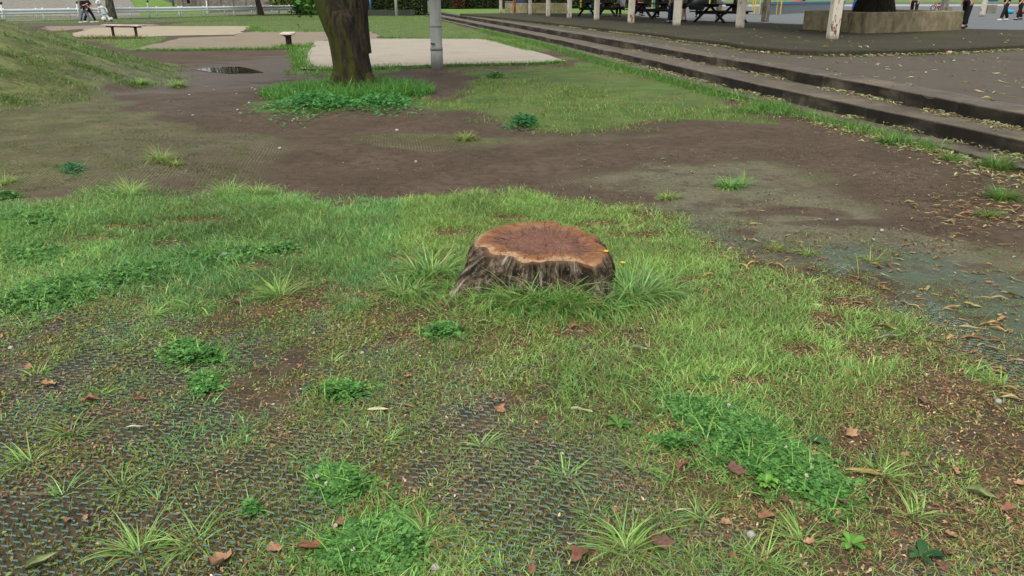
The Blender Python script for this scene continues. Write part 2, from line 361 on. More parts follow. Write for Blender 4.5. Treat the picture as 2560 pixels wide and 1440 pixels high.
def sheet(name, poly, z, mat, jit=.0, step=.4, kind='structure'):
    P = []
    n = len(poly)
    for i in range(n):
        a = np.array(poly[i]); b = np.array(poly[(i+1) % n]); m = max(1, int(np.linalg.norm(b-a)/step))
        for j in range(m): P.append(a+(b-a)*j/m)
    P = np.array(P)
    if jit: P = P+jit*np.stack([noise2(P[:, 0], P[:, 1], 1.2, 1), noise2(P[:, 0]+9, P[:, 1], .6, 3)], -1)
    me = bpy.data.meshes.new(name); me.from_pydata([(x, y, z) for x, y in P], [], [tuple(range(len(P)))])
    if me.polygons[0].normal.z < 0: me.flip_normals()
    o = link(name, me, mat)
    if kind: o['kind'] = kind
    return o
def grit(name, a, b, d, sp=40):
    k = NM(name, .9, .2); p = k.pos(); n = k.noise(sp, 5, .7, p); m = k.noise(.8, 5, .65, p)
    c = k.mix(k.step(n, .35, .7), L3(*a), L3(*b)); c = k.mix(k.math('MULTIPLY', k.step(m, .5, .68), .55), c, L3(*d))
    k.col(c); k.bump(n, .006); return k
M_SAND = grit('pale_sand', (164, 151, 127), (183, 172, 149), (153, 140, 114)).m
M_GRAV = grit('tan_gravel', (131, 120, 101), (157, 145, 125), (120, 108, 90), 25).m
kk = grit('paved_sand', (166, 157, 142), (181, 172, 157), (155, 144, 123), 14); p = kk.pos()
c0 = kk.b.inputs['Base Color'].links[0].from_socket
sm = kk.step(kk.noise(1.2, 5, .7, kk.scaled(p, (.6, 3, 1))), .52, .66)
c0 = kk.mix(kk.math('MULTIPLY', sm, .5), c0, L3(150, 136, 112)); c0 = kk.mix(kk.math('MULTIPLY', kk.step(kk.noise(4.0, 3, .6, p), .68, .72), .6), c0, L3(110, 100, 84)); kk.col(c0)
sheet('gravel_area', pts([(312, 127.5), (420, 103), (452, 95), (590, 90), (600, 82), (650, 78.5), (720, 77), (925, 77), (958, 96), (800, 101), (748, 120), (735, 122), (540, 124.5), (330, 127)]), .006, M_GRAV, .12)
sheet('gravel_verge', pts([(100, 66), (230, 64), (378, 60), (400, 64), (235, 71), (175, 76), (130, 78)]), .005, M_GRAV, .2)
sheet('sand_area', pts([(178, 91), (190, 82), (232, 70.5), (380, 66), (645, 65.3), (628, 72), (604, 79), (592, 87.5), (420, 90), (300, 94.5), (200, 94)]), .010, M_SAND, .15)
sheet('paved_court', pts([(752, 172.5), (786, 103.5), (930, 97.5), (1210, 97), (1262, 110), (1325, 126), (1412, 153), (1330, 158), (1130, 161.5), (1000, 166), (870, 174)]), .012, kk.m, .05)
M_PATH = grit('dark_path', (88, 80, 74), (104, 96, 88), (80, 76, 66)).m
sheet('footpath', pts([(-700, 76), (-200, 68), (90, 60), (300, 55.5), (480, 52), (900, 45), (900, 46.2), (470, 55), (372, 58.5), (250, 62.5), (150, 65), (-300, 80)]), .007, M_PATH, .1)
# puddle in the hollow
kk = NM('muddy_water', .04, .5); kk.col(L3(62, 52, 42)); kk.b.inputs['IOR'].default_value = 1.33
pp = [(497, 171), (515, 166), (545, 165), (575, 163), (605, 163), (628, 167), (640, 173), (655, 178), (640, 181), (610, 181), (585, 180), (560, 181), (545, 178), (530, 176), (512, 173)]
pud = sheet('puddle', pts(pp), -.030, kk.m, .10, .12)
# ================================================================ steps, terrace, pergola floor, plaza
NV = Vector((.982, .187, 0)); TV = Vector((-.187, .982, 0))
SS = [-6, 2, 7.1, 10, 13, 25, 42, 60, 74]
OK_ = [5.93, 5.93, 5.95, 5.95, 5.93, 6.15, 6.0, 5.8, 5.8]
O2 = [6.29, 6.29, 6.29, 6.25, 6.25, 6.48, 6.3, 6.08, 6.1]
O3 = [6.72, 6.72, 6.76, 6.95, 7.06, 7.15, 7.05, 6.75, 6.6]
def so(s, o, z): v = TV*s+NV*o; return (v.x, v.y, z)
_s = []
x = -6.0
while x < 74: _s.append(x); x += .06 if 3 < x < 16 else .25
_s = np.array(_s)
def run(name, offs, z0, z1, back, backadd, mat, chip, k):
    o = np.interp(_s, SS, offs); b = np.interp(_s, SS, back)+backadd
    e = .005*noise2(_s, _s*0, .35, k)+.004*noise2(_s, _s*0+3, .09, k+2)
    ch = np.clip(noise2(_s, _s*0+7, .22, k+3)-1.05, 0, 1)*chip; B = .016+ch
    zz = z1+.004*noise2(_s, _s*0, .8, k+1)+.006*noise2(_s, _s*0+k, 3.5, k)
    jt = (np.abs((_s+k*.9) % 3.05-1.5) < .032); e = e+.022*jt; zz = zz-.010*jt; e = e+.012*noise2(_s, _s*0+k*3, 2.4, k+4)
    V = []
    for i, s in enumerate(_s):
        V += [so(s, o[i]+e[i]*.5, z0), so(s, o[i]+e[i], zz[i]-B[i]), so(s, o[i]+e[i]+B[i]*.35, zz[i]-B[i]*.35), so(s, o[i]+e[i]+B[i], zz[i]), so(s, (o[i]+b[i])/2, zz[i]+.002), so(s, b[i], zz[i])]
    F = []
    for i in range(len(_s)-1):
        for j in range(5): F.append((i*6+j, i*6+6+j, i*6+7+j, i*6+j+1))
    F += [tuple(range(6)), tuple(range((len(_s)-1)*6+5, (len(_s)-1)*6-1, -1))]
    m = MB(); m.add(V, F); ob = m.build(name, mat); ob['kind'] = 'structure'; return ob
M_STEP = concrete('step_concrete', (116, 106, 90), (30, 26, 20), .92, .2)
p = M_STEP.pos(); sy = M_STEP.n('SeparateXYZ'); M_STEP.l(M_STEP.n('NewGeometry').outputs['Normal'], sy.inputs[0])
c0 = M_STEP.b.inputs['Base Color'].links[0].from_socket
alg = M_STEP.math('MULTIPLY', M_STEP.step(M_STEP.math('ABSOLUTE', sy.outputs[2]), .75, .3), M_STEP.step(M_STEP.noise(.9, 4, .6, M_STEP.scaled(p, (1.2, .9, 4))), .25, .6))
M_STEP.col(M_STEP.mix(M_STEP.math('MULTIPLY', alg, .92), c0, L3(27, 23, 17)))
wetn = M_STEP.math('MULTIPLY', M_STEP.step(M_STEP.noise(1.1, 6, .7, p), .40, .62), M_STEP.step(sy.outputs[2], .6, .9)); c1_ = M_STEP.b.inputs['Base Color'].links[0].from_socket
M_STEP.col(M_STEP.mix(M_STEP.math('MULTIPLY', wetn, .5), c1_, L3(62, 56, 48))); M_STEP.rough(M_STEP.math('SUBTRACT', .85, M_STEP.math('MULTIPLY', wetn, .4)))
jn = M_STEP.m
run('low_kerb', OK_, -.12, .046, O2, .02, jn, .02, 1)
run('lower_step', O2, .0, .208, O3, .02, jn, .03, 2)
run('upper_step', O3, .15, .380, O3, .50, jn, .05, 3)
M_TERR = grit('terrace_asphalt', (86, 79, 68), (103, 95, 83), (80, 69, 58), 30)
e3 = [so(s, np.interp(s, SS, O3)+.46, 0)[:2] for s in np.arange(-6, 74, .5)]
sheet('terrace', e3+[(60, 74), (60, -6)], .376, M_TERR.m)
KERBP = [(1150, 39), (1250, 48.5), (1400, 66), (1544, 83), (1624, 92.5), (1720, 107), (1810, 117.5), (1860, 128), (1930, 134), (1997, 138), (2060, 140.5), (2106, 141), (2240, 138), (2380, 134), (2560, 124), (2800, 112), (3300, 96)]
FK = pts(KERBP, .38)
BACKP = [(3300, 80), (2700, 77), (2560, 75), (2416, 72), (2200, 68), (2000, 61), (1900, 56), (1720, 51), (1610, 42), (1560, 33.5), (1400, 33), (1235, 33), (1150, 34)]
FB = pts(BACKP, .5)
M_FLOOR = grit('floor_concrete', (58, 54, 43), (76, 71, 57), (50, 51, 33), 22)
c0 = M_FLOOR.b.inputs['Base Color'].links[0].from_socket
M_FLOOR.col(M_FLOOR.mix(M_FLOOR.math('MULTIPLY', M_FLOOR.step(M_FLOOR.noise(.55, 6, .75), .5, .62), .75), c0, L3(74, 78, 44)))
def dens(P, st, j):
    out = []
    for i in range(len(P)-1):
        a = np.array(P[i]); b = np.array(P[i+1]); m = max(1, int(np.linalg.norm(b-a)/st))
        for t in range(m): out.append(a+(b-a)*t/m)
    out.append(np.array(P[-1])); out = np.array(out)
    # round the corners
    for _ in range(6): out[1:-1] = .25*out[:-2]+.5*out[1:-1]+.25*out[2:]
    return out+j*np.stack([noise2(out[:, 0], out[:, 1], .5, 2), noise2(out[:, 0]+5, out[:, 1], .4, 5)], -1)
kf = dens(FK, .15, .012); poly = [tuple(q) for q in kf]+FB
m = MB(); poly_floor = list(poly)
n = len(poly); nk = len(kf); V = []
cen = np.array([9.0, 40.0])
for i, q in enumerate(poly):
    q = np.array(q); d = (cen-q)/np.linalg.norm(cen-q) if i < nk else np.zeros(2); b = .02+.015*abs(math.sin(i*1.7)); r = q+d*b
    V += [(q[0], q[1], .3), (q[0], q[1], .5-b), (r[0], r[1], .5)]
F = []
for i in range(n):
    j = (i+1) % n
    for t in range(2): F.append((i*3+t, j*3+t, j*3+t+1, i*3+t+1))
F.append(tuple(i*3+2 for i in range(n))); c0 = M_FLOOR.b.inputs['Base Color'].links[0].from_socket; M_FLOOR.col(M_FLOOR.mix(M_FLOOR.math('MULTIPLY', M_FLOOR.step(M_FLOOR.noise(2.2, 6, .75), .54, .66), .7), c0, L3(44, 40, 32))); M_FLOOR.col(M_FLOOR.mix(M_FLOOR.math('MULTIPLY', M_FLOOR.step(M_FLOOR.noise(9, 3, .6), .66, .72), .6), M_FLOOR.b.inputs['Base Color'].links[0].from_socket, L3(116, 112, 92)))
m.add(V, F); o = m.build('pergola_floor', M_FLOOR.m); o['kind'] = 'structure'
M_ASPH = grit('plaza_asphalt', (106, 110, 110), (122, 126, 126), (98, 100, 98), 12)
c0 = M_ASPH.b.inputs['Base Color'].links[0].from_socket
M_ASPH.col(M_ASPH.mix(M_ASPH.math('MULTIPLY', M_ASPH.step(M_ASPH.noise(.5, 5, .7, M_ASPH.scaled(M_ASPH.pos(), (1, .3, 1))), .52, .7), .4), c0, L3(84, 86, 84)))
far = pts([(1590, 17), (3600, 13)], .47)
sheet('plaza', [(x, y-.6) for x, y in FB[:9]]+[(FB[9][0], FB[9][1]-1)]+far+[(70, 30)], .47, M_ASPH.m)
M_TURF2 = plain('far_turf', (104, 136, 56), .9, .25, 1.5)
sheet('upper_lawn', [so(s_, np.interp(s_, SS, O3)+.38, 0)[:2] for s_ in (74, 70, 64, 58, 54)]+pts([(1152, 41), (1240, 36), (1400, 35), (1565, 35), (1620, 45), (1640, 18), (1560, 18), (1300, 20)], .395)+[so(92, 8, 0)[:2], so(84, 6.4, 0)[:2]], .395, M_TURF2)
sheet('far_lawn', [so(73.9, 5.0, 0)[:2], so(73.9, 7.2, 0)[:2], so(84, 7, 0)[:2], so(84, 3, 0)[:2]], .02, M_TURF2)
# far edge of the plaza: pale footway, kerb and turf bank
b0 = at(1700, 17, .47); b1 = at(3400, 13.5, .47); b0.x = b0.x-3
dv = (b1-b0).normalized(); nv = Vector((-dv.y, dv.x, 0))
def strip(name, o0, z0, o1, z1, mat):
    mm = MB(); a, b = b0-dv*2+nv*o0, b1+nv*o0; c, d = b1+nv*o1, b0-dv*2+nv*o1
    mm.add([(a.x, a.y, z0), (b.x, b.y, z0), (c.x, c.y, z1), (d.x, d.y, z1)], [(0, 1, 2, 3)]); q = mm.build(name, mat); q['kind'] = 'structure'
M_PALE = grit('pale_footway', (160, 162, 158), (178, 180, 174), (150, 150, 146), 5).m
strip('footway', 0, .475, 12, .62, M_PALE); strip('far_kerb', 12, .62, 12.1, .95, grit('grey_kerb', (110, 110, 104), (126, 126, 118), (96, 96, 90), 4).m)
strip('turf_bank', 12.1, .95, 40, 3.4, M_TURF2)
# ================================================================ road and guardrails on the left
NA = at(10, 55); NB = at(742, 35); FA = at(-20, 49.5); FBP = at(735, 30)
rd = (NB-NA).normalized(); rn = Vector((-rd.y, rd.x, 0)); rn = rn if rn.y > 0 else -rn
M_ROAD = grit('road_asphalt', (118, 112, 104), (134, 127, 118), (110, 106, 100), 3).m
e = NA-rd*30; f = NB+rd*26; h = FBP+(FBP-FA).normalized()*20+rn*5; i_ = FA-(FBP-FA).normalized()*30+rn*5
sheet('road', [(e+rn*.5).to_2d()[:], (f+rn*.5).to_2d()[:], h.to_2d()[:], i_.to_2d()[:]], .008, M_ROAD)
M_RAIL = plain('white_guardrail_paint', (232, 238, 240), .4, .08, 1.2, .5)
M_POSTW = plain('white_post_paint', (228, 234, 230), .5, .10, 2.0, .4)
M_BLK = plain('black_plastic', (26, 26, 26), .5)
def guardrail(pxs, label, A, B, r=.07, zt=.80, dels=()):
    u = (B-A).normalized(); nn = Vector((u.y, -u.x, 0))
    t = empty('guardrail', tuple(A), label, 'guardrail')
    prof = [(0, zt), (.05, zt-.02), (.075, zt-.09), (.05, zt-.14), (.005, zt-.17), (.005, zt-.20), (.05, zt-.23), (.075, zt-.28), (.05, zt-.33), (0, zt-.35)]
    mm = MB(); Ls = [0, (B-A).length]; V = []
    for s in Ls:
        for a, z in prof: q = A+u*s+nn*(.09+a); V.append((q.x, q.y, z))
        for a, z in prof[::-1]: q = A+u*s+nn*(.085+a); V.append((q.x, q.y, z-.003))
    nn2 = 2*len(prof); mm.add(V, [(j, (j+1) % nn2, nn2+(j+1) % nn2, nn2+j) for j in range(nn2)]); mm.build('beam', M_RAIL, t)
    for x in pxs:
        # where the sight line of that post crosses the rail's own line
        d = at(x, 60)-at(x, 90); o = at(x, 60); den = d.x*u.y-d.y*u.x
        s = ((A.x-o.x)*u.y-(A.y-o.y)*u.x)/den; q = o+d*s
        mp = MB(); mp.tube([(q.x, q.y, -.1), (q.x, q.y, zt+.03)], r, 12); mp.ball((q.x, q.y, zt+.03), (r, r, .04), 12, 6)
        mp.box((q.x+nn.x*.06, q.y+nn.y*.06, zt-.17), (.16, .10, .2), math.atan2(u.y, u.x), bev=.01)
        mp.build('post', M_POSTW, t, True)
    return t
guardrail([10, 112, 199, 292, 374, 450, 520, 586, 645, 698, 741], 'white steel guardrail with thick round posts, nearer of the two along the road', NA-rd*12, NB+rd*.5)
guardrail([-60, 14, 94, 175, 256, 328, 394, 456, 511, 562, 630, 680, 724], 'white steel guardrail behind the nearer one, on the far side of the road', FA-(FBP-FA).normalized()*8, FBP, .06, .72)
def lineat(x, A, u, off=0.0):
    d = at(x, 60)-at(x, 90); o = at(x, 60); den = d.x*u.y-d.y*u.x; s = ((A.x-o.x)*u.y-(A.y-o.y)*u.x)/den; q = o+d*s; return q
for x, hgt, lab, nearer in [(6, 1.28, 'white delineator post with black head at the left edge of the guardrail', 1), (194, 1.3, 'white delineator post with black head behind the walking people', 1), (369, 1.35, 'white delineator post with black head right of the spotted ball figure', 1), (516, 1.5, 'white delineator post with black head near the middle of the guardrail', 1), (637, 1.55, 'white delineator post just right of the brown trunk by the guardrail', 1), (736, 1.1, 'short delineator post with orange band at the right end of the guardrail', 1)]:
    q = lineat(x, NA, rd)-rn*.22
    t = empty('delineator_post', (q.x, q.y, 0), lab, 'post', 'delineator posts along the guardrail')
    mp = MB(); mp.tube([(q.x, q.y, 0), (q.x, q.y, hgt)], .045, 10); mp.build('pole', M_POSTW, t, True)
    mp = MB(); mp.tube([(q.x+.04, q.y, hgt-.16), (q.x+.04, q.y, hgt-.02)], .085, 10)
    mp.build('reflector', M_BLK if x != 736 else plain('orange_band', (190, 120, 60)), t, True)
q = lineat(186, NA, rd)-rn*.8
t = empty('sign_pole', (q.x, q.y, 0), 'thin pale grey pole standing in front of the guardrail left of the walkers', 'pole')
mp = MB(); mp.tube([(q.x, q.y, 0), (q.x, q.y, 3.2)], .05, 10); mp.build('pole', plain('pale_grey_paint', (176, 186, 176), .5), t, True)
mp = MB(); mp.tube([(q.x-.35, q.y-.07, 3.0), (q.x+.35, q.y-.07, 3.0)], .015, 8); mp.box((q.x, q.y-.08, 2.95), (.62, .02, .6), bev=.02); mp.build('sign_plate', plain('sign_back_grey', (150, 152, 152), .5), t)
# slope, grass bank and wall beyond the road
def Pd(px, D, z): return ((px-1280)/2033*D, D, z)
M_SLOPE = concrete('slope_concrete', (138, 134, 124), (104, 100, 92), .3, .05).m
mm = MB(); mm.add([Pd(-900, 62, .0), Pd(345, 74, .0), Pd(310, 92, 2.5), Pd(-900, 80, 2.5)], [(0, 1, 2, 3)]); o = mm.build('concrete_slope', M_SLOPE); o['kind'] = 'structure'
mm = MB(); mm.add([Pd(345, 74, .01), Pd(520, 80, .01), Pd(520, 90, .15), Pd(400, 92, .85), Pd(360, 93, 1.45), Pd(300, 94, 2.6)], [(0, 1, 2, 3, 4, 5)]); o = mm.build('grass_bank', M_TURF2); o['kind'] = 'structure'
M_WALL = concrete('wall_concrete', (134, 128, 116), (88, 82, 72), .8, .05).m
m = MB(); a = Vector(Pd(290, 95, 0)); b = Vector(Pd(672, 99, 0)); m.beam(a+Vector((0, 0, 1.5)), b+Vector((0, 0, 1.5)), .25, 3.0, .02)
for j in range(1, 12):
    q = a.lerp(b, j/12); m.box((q.x, q.y-.15, 1.5), (.35, .12, 2.98))
tag(m.build('concrete_wall', M_WALL), 'streaked grey concrete wall beyond the far guardrail', 'wall')
for px, D, h, rr, lab, mt in [(431, 83, 4.5, .13, 'thin bluish grey pole on the grass bank behind the guardrails', plain('blue_grey_steel', (112, 124, 128), .5)), (470, 96, 3.3, .17, 'dark square post standing against the concrete wall', plain('dark_post_wood', (52, 48, 42)))]:
    q = Pd(px, D, 0 if D < 90 else .9); m = MB(); m.tube([q, (q[0], q[1], h)], [rr, rr*.8], 10); tag(m.build('post' if D > 90 else 'steel_pole', mt, None, True), lab, 'pole')
# ================================================================ vegetation builders
TB = 1/.76*1.14
def tints(n, pal, var=.18):
    pal = np.array([L3(*c)[:3] for c in pal])*TB; i = rng.integers(0, len(pal), n); t = rng.random((n, 1))
    c = pal[i]*(1-t)+pal[rng.integers(0, len(pal), n)]*t
    return np.clip(c*(1+var*rng.normal(size=(n, 1))), .004, .9)
def leafcloud(C, size, pal, name, parent=None, mat=None, flat=.3, var=.25):
    """one folded leaf-sized face pair per point"""
    if parent is not None: C = C-np.array(parent.matrix_basis.translation)
    n = len(C); sz = size*rng.uniform(.6, 1.3, (n, 1)); a = rng.uniform(0, 6.283, n); t = rng.normal(0, 1, (n, 3)); t[:, 2] = np.abs(t[:, 2])+flat
    t /= np.linalg.norm(t, axis=1, keepdims=True)
    d = np.stack([np.cos(a), np.sin(a), rng.normal(-.2, .5, n)], -1); d -= t*(d*t).sum(1, keepdims=True); d /= np.linalg.norm(d, axis=1, keepdims=True)
    s = np.cross(t, d); V = np.stack([C-d*sz*.6, C+s*sz*.32+t*sz*.1, C+d*sz*.7-t*sz*.12, C-s*sz*.32+t*sz*.1], 1).reshape(-1, 3)
    b = np.arange(n)*4; loops = np.stack([b, b+1, b+2, b, b+2, b+3], -1).ravel()
    me = npmesh(name, V, loops, np.arange(2*n)*3, None, np.repeat(tints(n, pal, var), 4, 0))
    return link(name, me, mat or M_LEAF, parent)
def limb(m, P, r, n=24, step=.07, rough=.05, k=0):
    P = np.array(P, float); r = np.array(r); L = np.concatenate([[0], np.cumsum(np.linalg.norm(np.diff(P, axis=0), axis=1))])
    u = np.linspace(0, L[-1], max(3, int(L[-1]/step))); Q = np.stack([np.interp(u, L, P[:, i]) for i in range(3)], -1)
    for _ in range(3): Q[1:-1] = .25*Q[:-2]+.5*Q[1:-1]+.25*Q[2:]
    rr = np.interp(u, L, r); base = len(m.v); a = np.arange(n)*2*math.pi/n
    x = np.array([1.0, 0, 0])
    V = []
    for i in range(len(u)):
        d = Q[min(i+1, len(Q)-1)]-Q[max(i-1, 0)]; d /= np.linalg.norm(d); x = x-d*(x@d); x /= np.linalg.norm(x); y = np.cross(d, x)
        f = 1+rough*noise2(np.cos(a)*.8+k, np.sin(a)*.8+u[i]*.25, .35, k)+rough*.6*noise2(np.cos(a)*.9, np.sin(a)*.9+u[i]*.3, .13, k+1)
        V.append(Q[i]+rr[i]*f[:, None]*(np.cos(a)[:, None]*x+np.sin(a)[:, None]*y))
    V = np.concatenate(V); F = [(i*n+j, i*n+(j+1) % n, i*n+n+(j+1) % n, i*n+n+j) for i in range(len(u)-1) for j in range(n)]
    F.append(tuple((len(u)-1)*n+j for j in range(n))); m.add(V, F)
def bark(name, rgb, moss, mossamt, scale=1.0):
    k = NM(name, .92, .15); p = k.obj(); v = k.scaled(p, (14*scale, 14*scale, 2.6*scale)); f = k.noise(1, 6, .7, v, .4)
    c = k.ramp(f, [(.36, tuple(x*.28 for x in L3(*rgb)[:3])+(1,)), (.5, L3(*rgb)), (.64, tuple(min(1, x*1.9) for x in L3(*rgb)[:3])+(1,))])
    sx = k.n('SeparateXYZ'); k.l(k.n('NewGeometry').outputs['Normal'], sx.inputs[0])
    side = k.math('MULTIPLY_ADD', sx.outputs[0], -.22, 0.0)
    mm = k.step(k.math('ADD', k.noise(2.2*scale, 6, .75, k.scaled(p, (1, 1, .45))), side), .40, .62)
    mcol = k.mix(k.noise(18, 4, .7, p), tuple(x*.6 for x in L3(*moss)[:3])+(1,), tuple(min(1, x*1.25) for x in L3(*moss)[:3])+(1,))
    c = k.mix(k.math('MULTIPLY', mm, mossamt), c, mcol)
    c = k.mix(k.math('MULTIPLY', k.step(k.noise(9, 3, .6, k.scaled(p, (1, 1, .5))), .68, .74), .5), c, L3(120, 112, 96)); k.col(c)
    k.bump(k.math('ADD', f, k.math('MULTIPLY', k.noise(40, 4, .6, p), .3)), .06, 1.0); return k.m
M_BARK = bark('mossy_bark', (60, 53, 43), (82, 86, 38), .95)
M_BARKD = bark('dark_bark', (38, 34, 28), (44, 46, 24), .4)
M_BARKG = bark('grey_bark', (92, 88, 76), (90, 92, 62), .4)
M_BARKB = bark('brown_bark', (66, 56, 48), (60, 56, 40), .3)
G1 = [(52, 84, 30), (70, 104, 38), (88, 122, 48), (44, 70, 28)]
G2 = [(32, 54, 22), (42, 66, 26), (54, 78, 32), (26, 44, 20)]
def crown(c, rad, n, size, pal, parent, k=0, gap=.25):
    c = np.array(c); nb = max(8, int(n/90)); B = rng.normal(size=(nb, 3)); B /= np.linalg.norm(B, axis=1, keepdims=True)
    B = c+B*np.array(rad)*rng.uniform(.35, 1.0, (nb, 1)); i = rng.integers(0, nb, n); C = B[i]+rng.normal(size=(n, 3))*np.array(rad)*.17
    return leafcloud(C, size, pal, 'crown', parent)
# ---- the big tree left of centre
T0 = Vector((TREEP.x, TREEP.y, zg1(TREEP.x, TREEP.y)))
X0, Y0 = T0.x+.03, T0.y; q = 1/143
t = empty('tree', tuple(T0), 'big mossy tree with forked trunk standing in tall grass', 'tree')
m = MB()
limb(m, [(X0, Y0, -.15), (X0, Y0, .05), (X0-.01, Y0, .22), (X0-.03, Y0, .5), (X0-.075, Y0, .9), (X0-.12, Y0, 1.12), (X0-.15, Y0+.02, 1.28)], [.42, .37, .325, .31, .32, .335, .26], 64, .04, .075, 1)
limb(m, [(X0-.14, Y0-.05, .75), (X0-.24, Y0-.03, 1.1), (X0-.40, Y0, 1.55), (X0-.75, Y0-.1, 2.5), (X0-1.1, Y0-.1, 3.8), (X0-1.5, Y0, 5.5)], [.19, .225, .205, .185, .16, .08], 40, .05, .09, 2)
limb(m, [(X0+.06, Y0+.02, .6), (X0+.03, Y0+.02, 1.1), (X0+.075, Y0+.03, 1.55), (X0+.2, Y0+.1, 2.6), (X0+.5, Y0+.3, 4.2), (X0+.6, Y0+.3, 6)], [.23, .225, .205, .19, .15, .07], 40, .05, .09, 3)
limb(m, [(X0+.22, Y0-.10, .25), (X0+.33, Y0-.16, .10), (X0+.44, Y0-.22, -.05)], [.12, .10, .06], 14, .05, .08, 4)
limb(m, [(X0-.22, Y0-.16, .28), (X0-.30, Y0-.24, .08), (X0-.36, Y0-.3, -.06)], [.12, .11, .07], 14, .05, .08, 5)
for a, l, zz in ((.6, 2.4, 3.2), (2.4, 2.6, 3.4), (4.0, 2.0, 3.9), (5.3, 2.4, 3.6)):
    limb(m, [(X0-.3, Y0, zz-.4), (X0-.2+math.cos(a)*l*.5, Y0+math.sin(a)*l*.5, zz+.5), (X0+math.cos(a)*l, Y0+math.sin(a)*l, zz+1.2)], [.1, .07, .03], 10, .15)
m.build('trunk', M_BARK, t, True)
crown((X0-.3, Y0, 5.6), (3.2, 3.2, 1.7), 6500, .16, G1, t)
m = MB(); limb(m, [(X0-.65, Y0-.1, 2.3), (X0-.62, Y0-.6, 1.9), (-3.22, Y0-1.0, 1.55), (-3.18, Y0-1.05, 1.22)], [.02, .014, .008, .003], 6, .08); tw = m.build('twig', M_BARK, t)
u_ = rng.random(46); C = np.stack([-3.24+.05*u_+rng.normal(0, .07, 46), Y0-.85-.25*u_+rng.normal(0, .06, 46), 1.75-.55*u_+rng.normal(0, .05, 46)], -1); lf = leafcloud(C, .10, [(58, 98, 34), (74, 116, 44), (44, 78, 30)], 'leaves', None)
lf.parent = t; lf.location = tuple(-T0)
def tree(name, x, y, r0, h, lean, barkm, lab, pal=G1, cr=2.2, n=2200, flare=1.3, size=.2, z=0.0, group=None):
    t = empty(name, (x, y, z), lab, 'tree', group); m = MB()
    limb(m, [(x, y, z-.15), (x+lean*.03, y, z+.12), (x+lean*.12, y, z+.5), (x+lean*.5, y, z+h*.4), (x+lean, y, z+h)], [r0*flare*1.12, r0*flare, r0*1.06, r0*.85, r0*.45], 20, .12, .05, 2)
    for a in (0.4, 2.3, 4.4): limb(m, [(x+lean*.8, y, z+h*.75), (x+lean+math.cos(a)*cr*.5, y+math.sin(a)*cr*.5, z+h*1.05), (x+lean+math.cos(a)*cr*.8, y+math.sin(a)*cr*.8, z+h*1.3)], [r0*.4, r0*.25, .03], 8, .3)
    m.build('trunk', barkm, t, True); crown((x+lean, y, z+h*1.35), (cr, cr, cr*.7), n, size, pal, t); return t
c = lineat(619, NA, rd)-rn*1.6
tree('tree', c.x, c.y, .24, 3.9, -.45, M_BARKB, 'slim brown tree trunk standing in front of the white guardrail', cr=4.4, n=7000, size=.34, pal=G2)  # unseen crown enlarged and set low to darken the puddle's reflection
c = lineat(268, NA, rd)-rn*.5
tree('tree', c.x, c.y, .31, 3.6, .1, M_BARKG, 'grey tree trunk behind the spotted ball figure', flare=1.15)
# ---- hedges and bushes at the back
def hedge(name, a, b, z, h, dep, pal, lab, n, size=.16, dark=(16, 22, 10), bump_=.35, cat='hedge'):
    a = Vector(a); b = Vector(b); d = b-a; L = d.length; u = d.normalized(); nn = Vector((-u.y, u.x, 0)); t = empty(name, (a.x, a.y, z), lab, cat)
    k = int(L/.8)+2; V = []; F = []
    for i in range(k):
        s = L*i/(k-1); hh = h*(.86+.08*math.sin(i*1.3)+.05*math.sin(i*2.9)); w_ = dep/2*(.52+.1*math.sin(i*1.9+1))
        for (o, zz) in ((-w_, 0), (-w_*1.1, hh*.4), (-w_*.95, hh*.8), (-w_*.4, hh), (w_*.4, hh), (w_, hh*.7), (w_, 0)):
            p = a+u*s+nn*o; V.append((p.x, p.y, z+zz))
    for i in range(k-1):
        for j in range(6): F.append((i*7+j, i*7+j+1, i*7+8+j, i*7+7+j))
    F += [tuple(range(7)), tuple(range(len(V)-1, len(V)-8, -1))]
    m = MB(); m.add(V, F); m.build('inner_core', plain('hedge_inner', dark, .95), t)  # solid dark core filling the hedge behind its leaves
    s = rng.uniform(0, L, n); side = rng.random(n); zz = rng.uniform(0.02, 1.03, n)*h; o = np.where(side < .62, -dep/2*rng.uniform(.75, 1.15, n), rng.uniform(-.5, .5, n)*dep)
    zz = np.where(side < .62, zz, h*rng.uniform(.85, 1.06, n)); o += bump_*.35*noise2(s, zz, 1.1, 3)
    P = np.stack([a.x+u.x*s+nn.x*o, a.y+u.y*s+nn.y*o, z+zz*(1+.06*noise2(s, s*0, 1.7, 2))], -1)
    leafcloud(P, size, pal, 'leaves', t); return t
HG = [(52, 70, 30), (68, 88, 38), (42, 56, 26), (84, 98, 46), (34, 42, 22)]
hedge('hedge', Pd(742, 78, 0), Pd(1064, 75, 0), 0, 3.0, 1.6, HG, 'dark green clipped hedge behind the low wall at the back lawn', 9000)
hedge('hedge', Pd(1075, 88, .4), Pd(1480, 92, .4), .4, 3.2, 1.6, HG, 'dark hedge along the upper lawn behind the pergola posts', 9000)
hedge('hedge', Pd(1130, 86.8, .4), Pd(1162, 86.8, .4), .4, 2.6, .7, [(88, 62, 38), (104, 76, 46), (74, 54, 34)], 'reddish brown withered stretch of shrub in front of the dark hedge', 900, .14, (40, 26, 16))
hedge('hedge', Pd(1480, 95, .4), Pd(1800, 99, .4), .4, 3.0, 1.6, HG, 'dark hedge behind the yellow and blue playground bars', 6000)
hedge('hedge', Pd(655, 112, 0), Pd(780, 112, 0), 0, 1.75, 1.2, [(110, 128, 56), (128, 144, 68), (96, 112, 48)], 'low yellowish green hedge beyond the right end of the guardrail', 2500)
t = empty('bush', Pd(772, 79, 0), 'leafy green bush at the right end of the guardrail', 'bush')
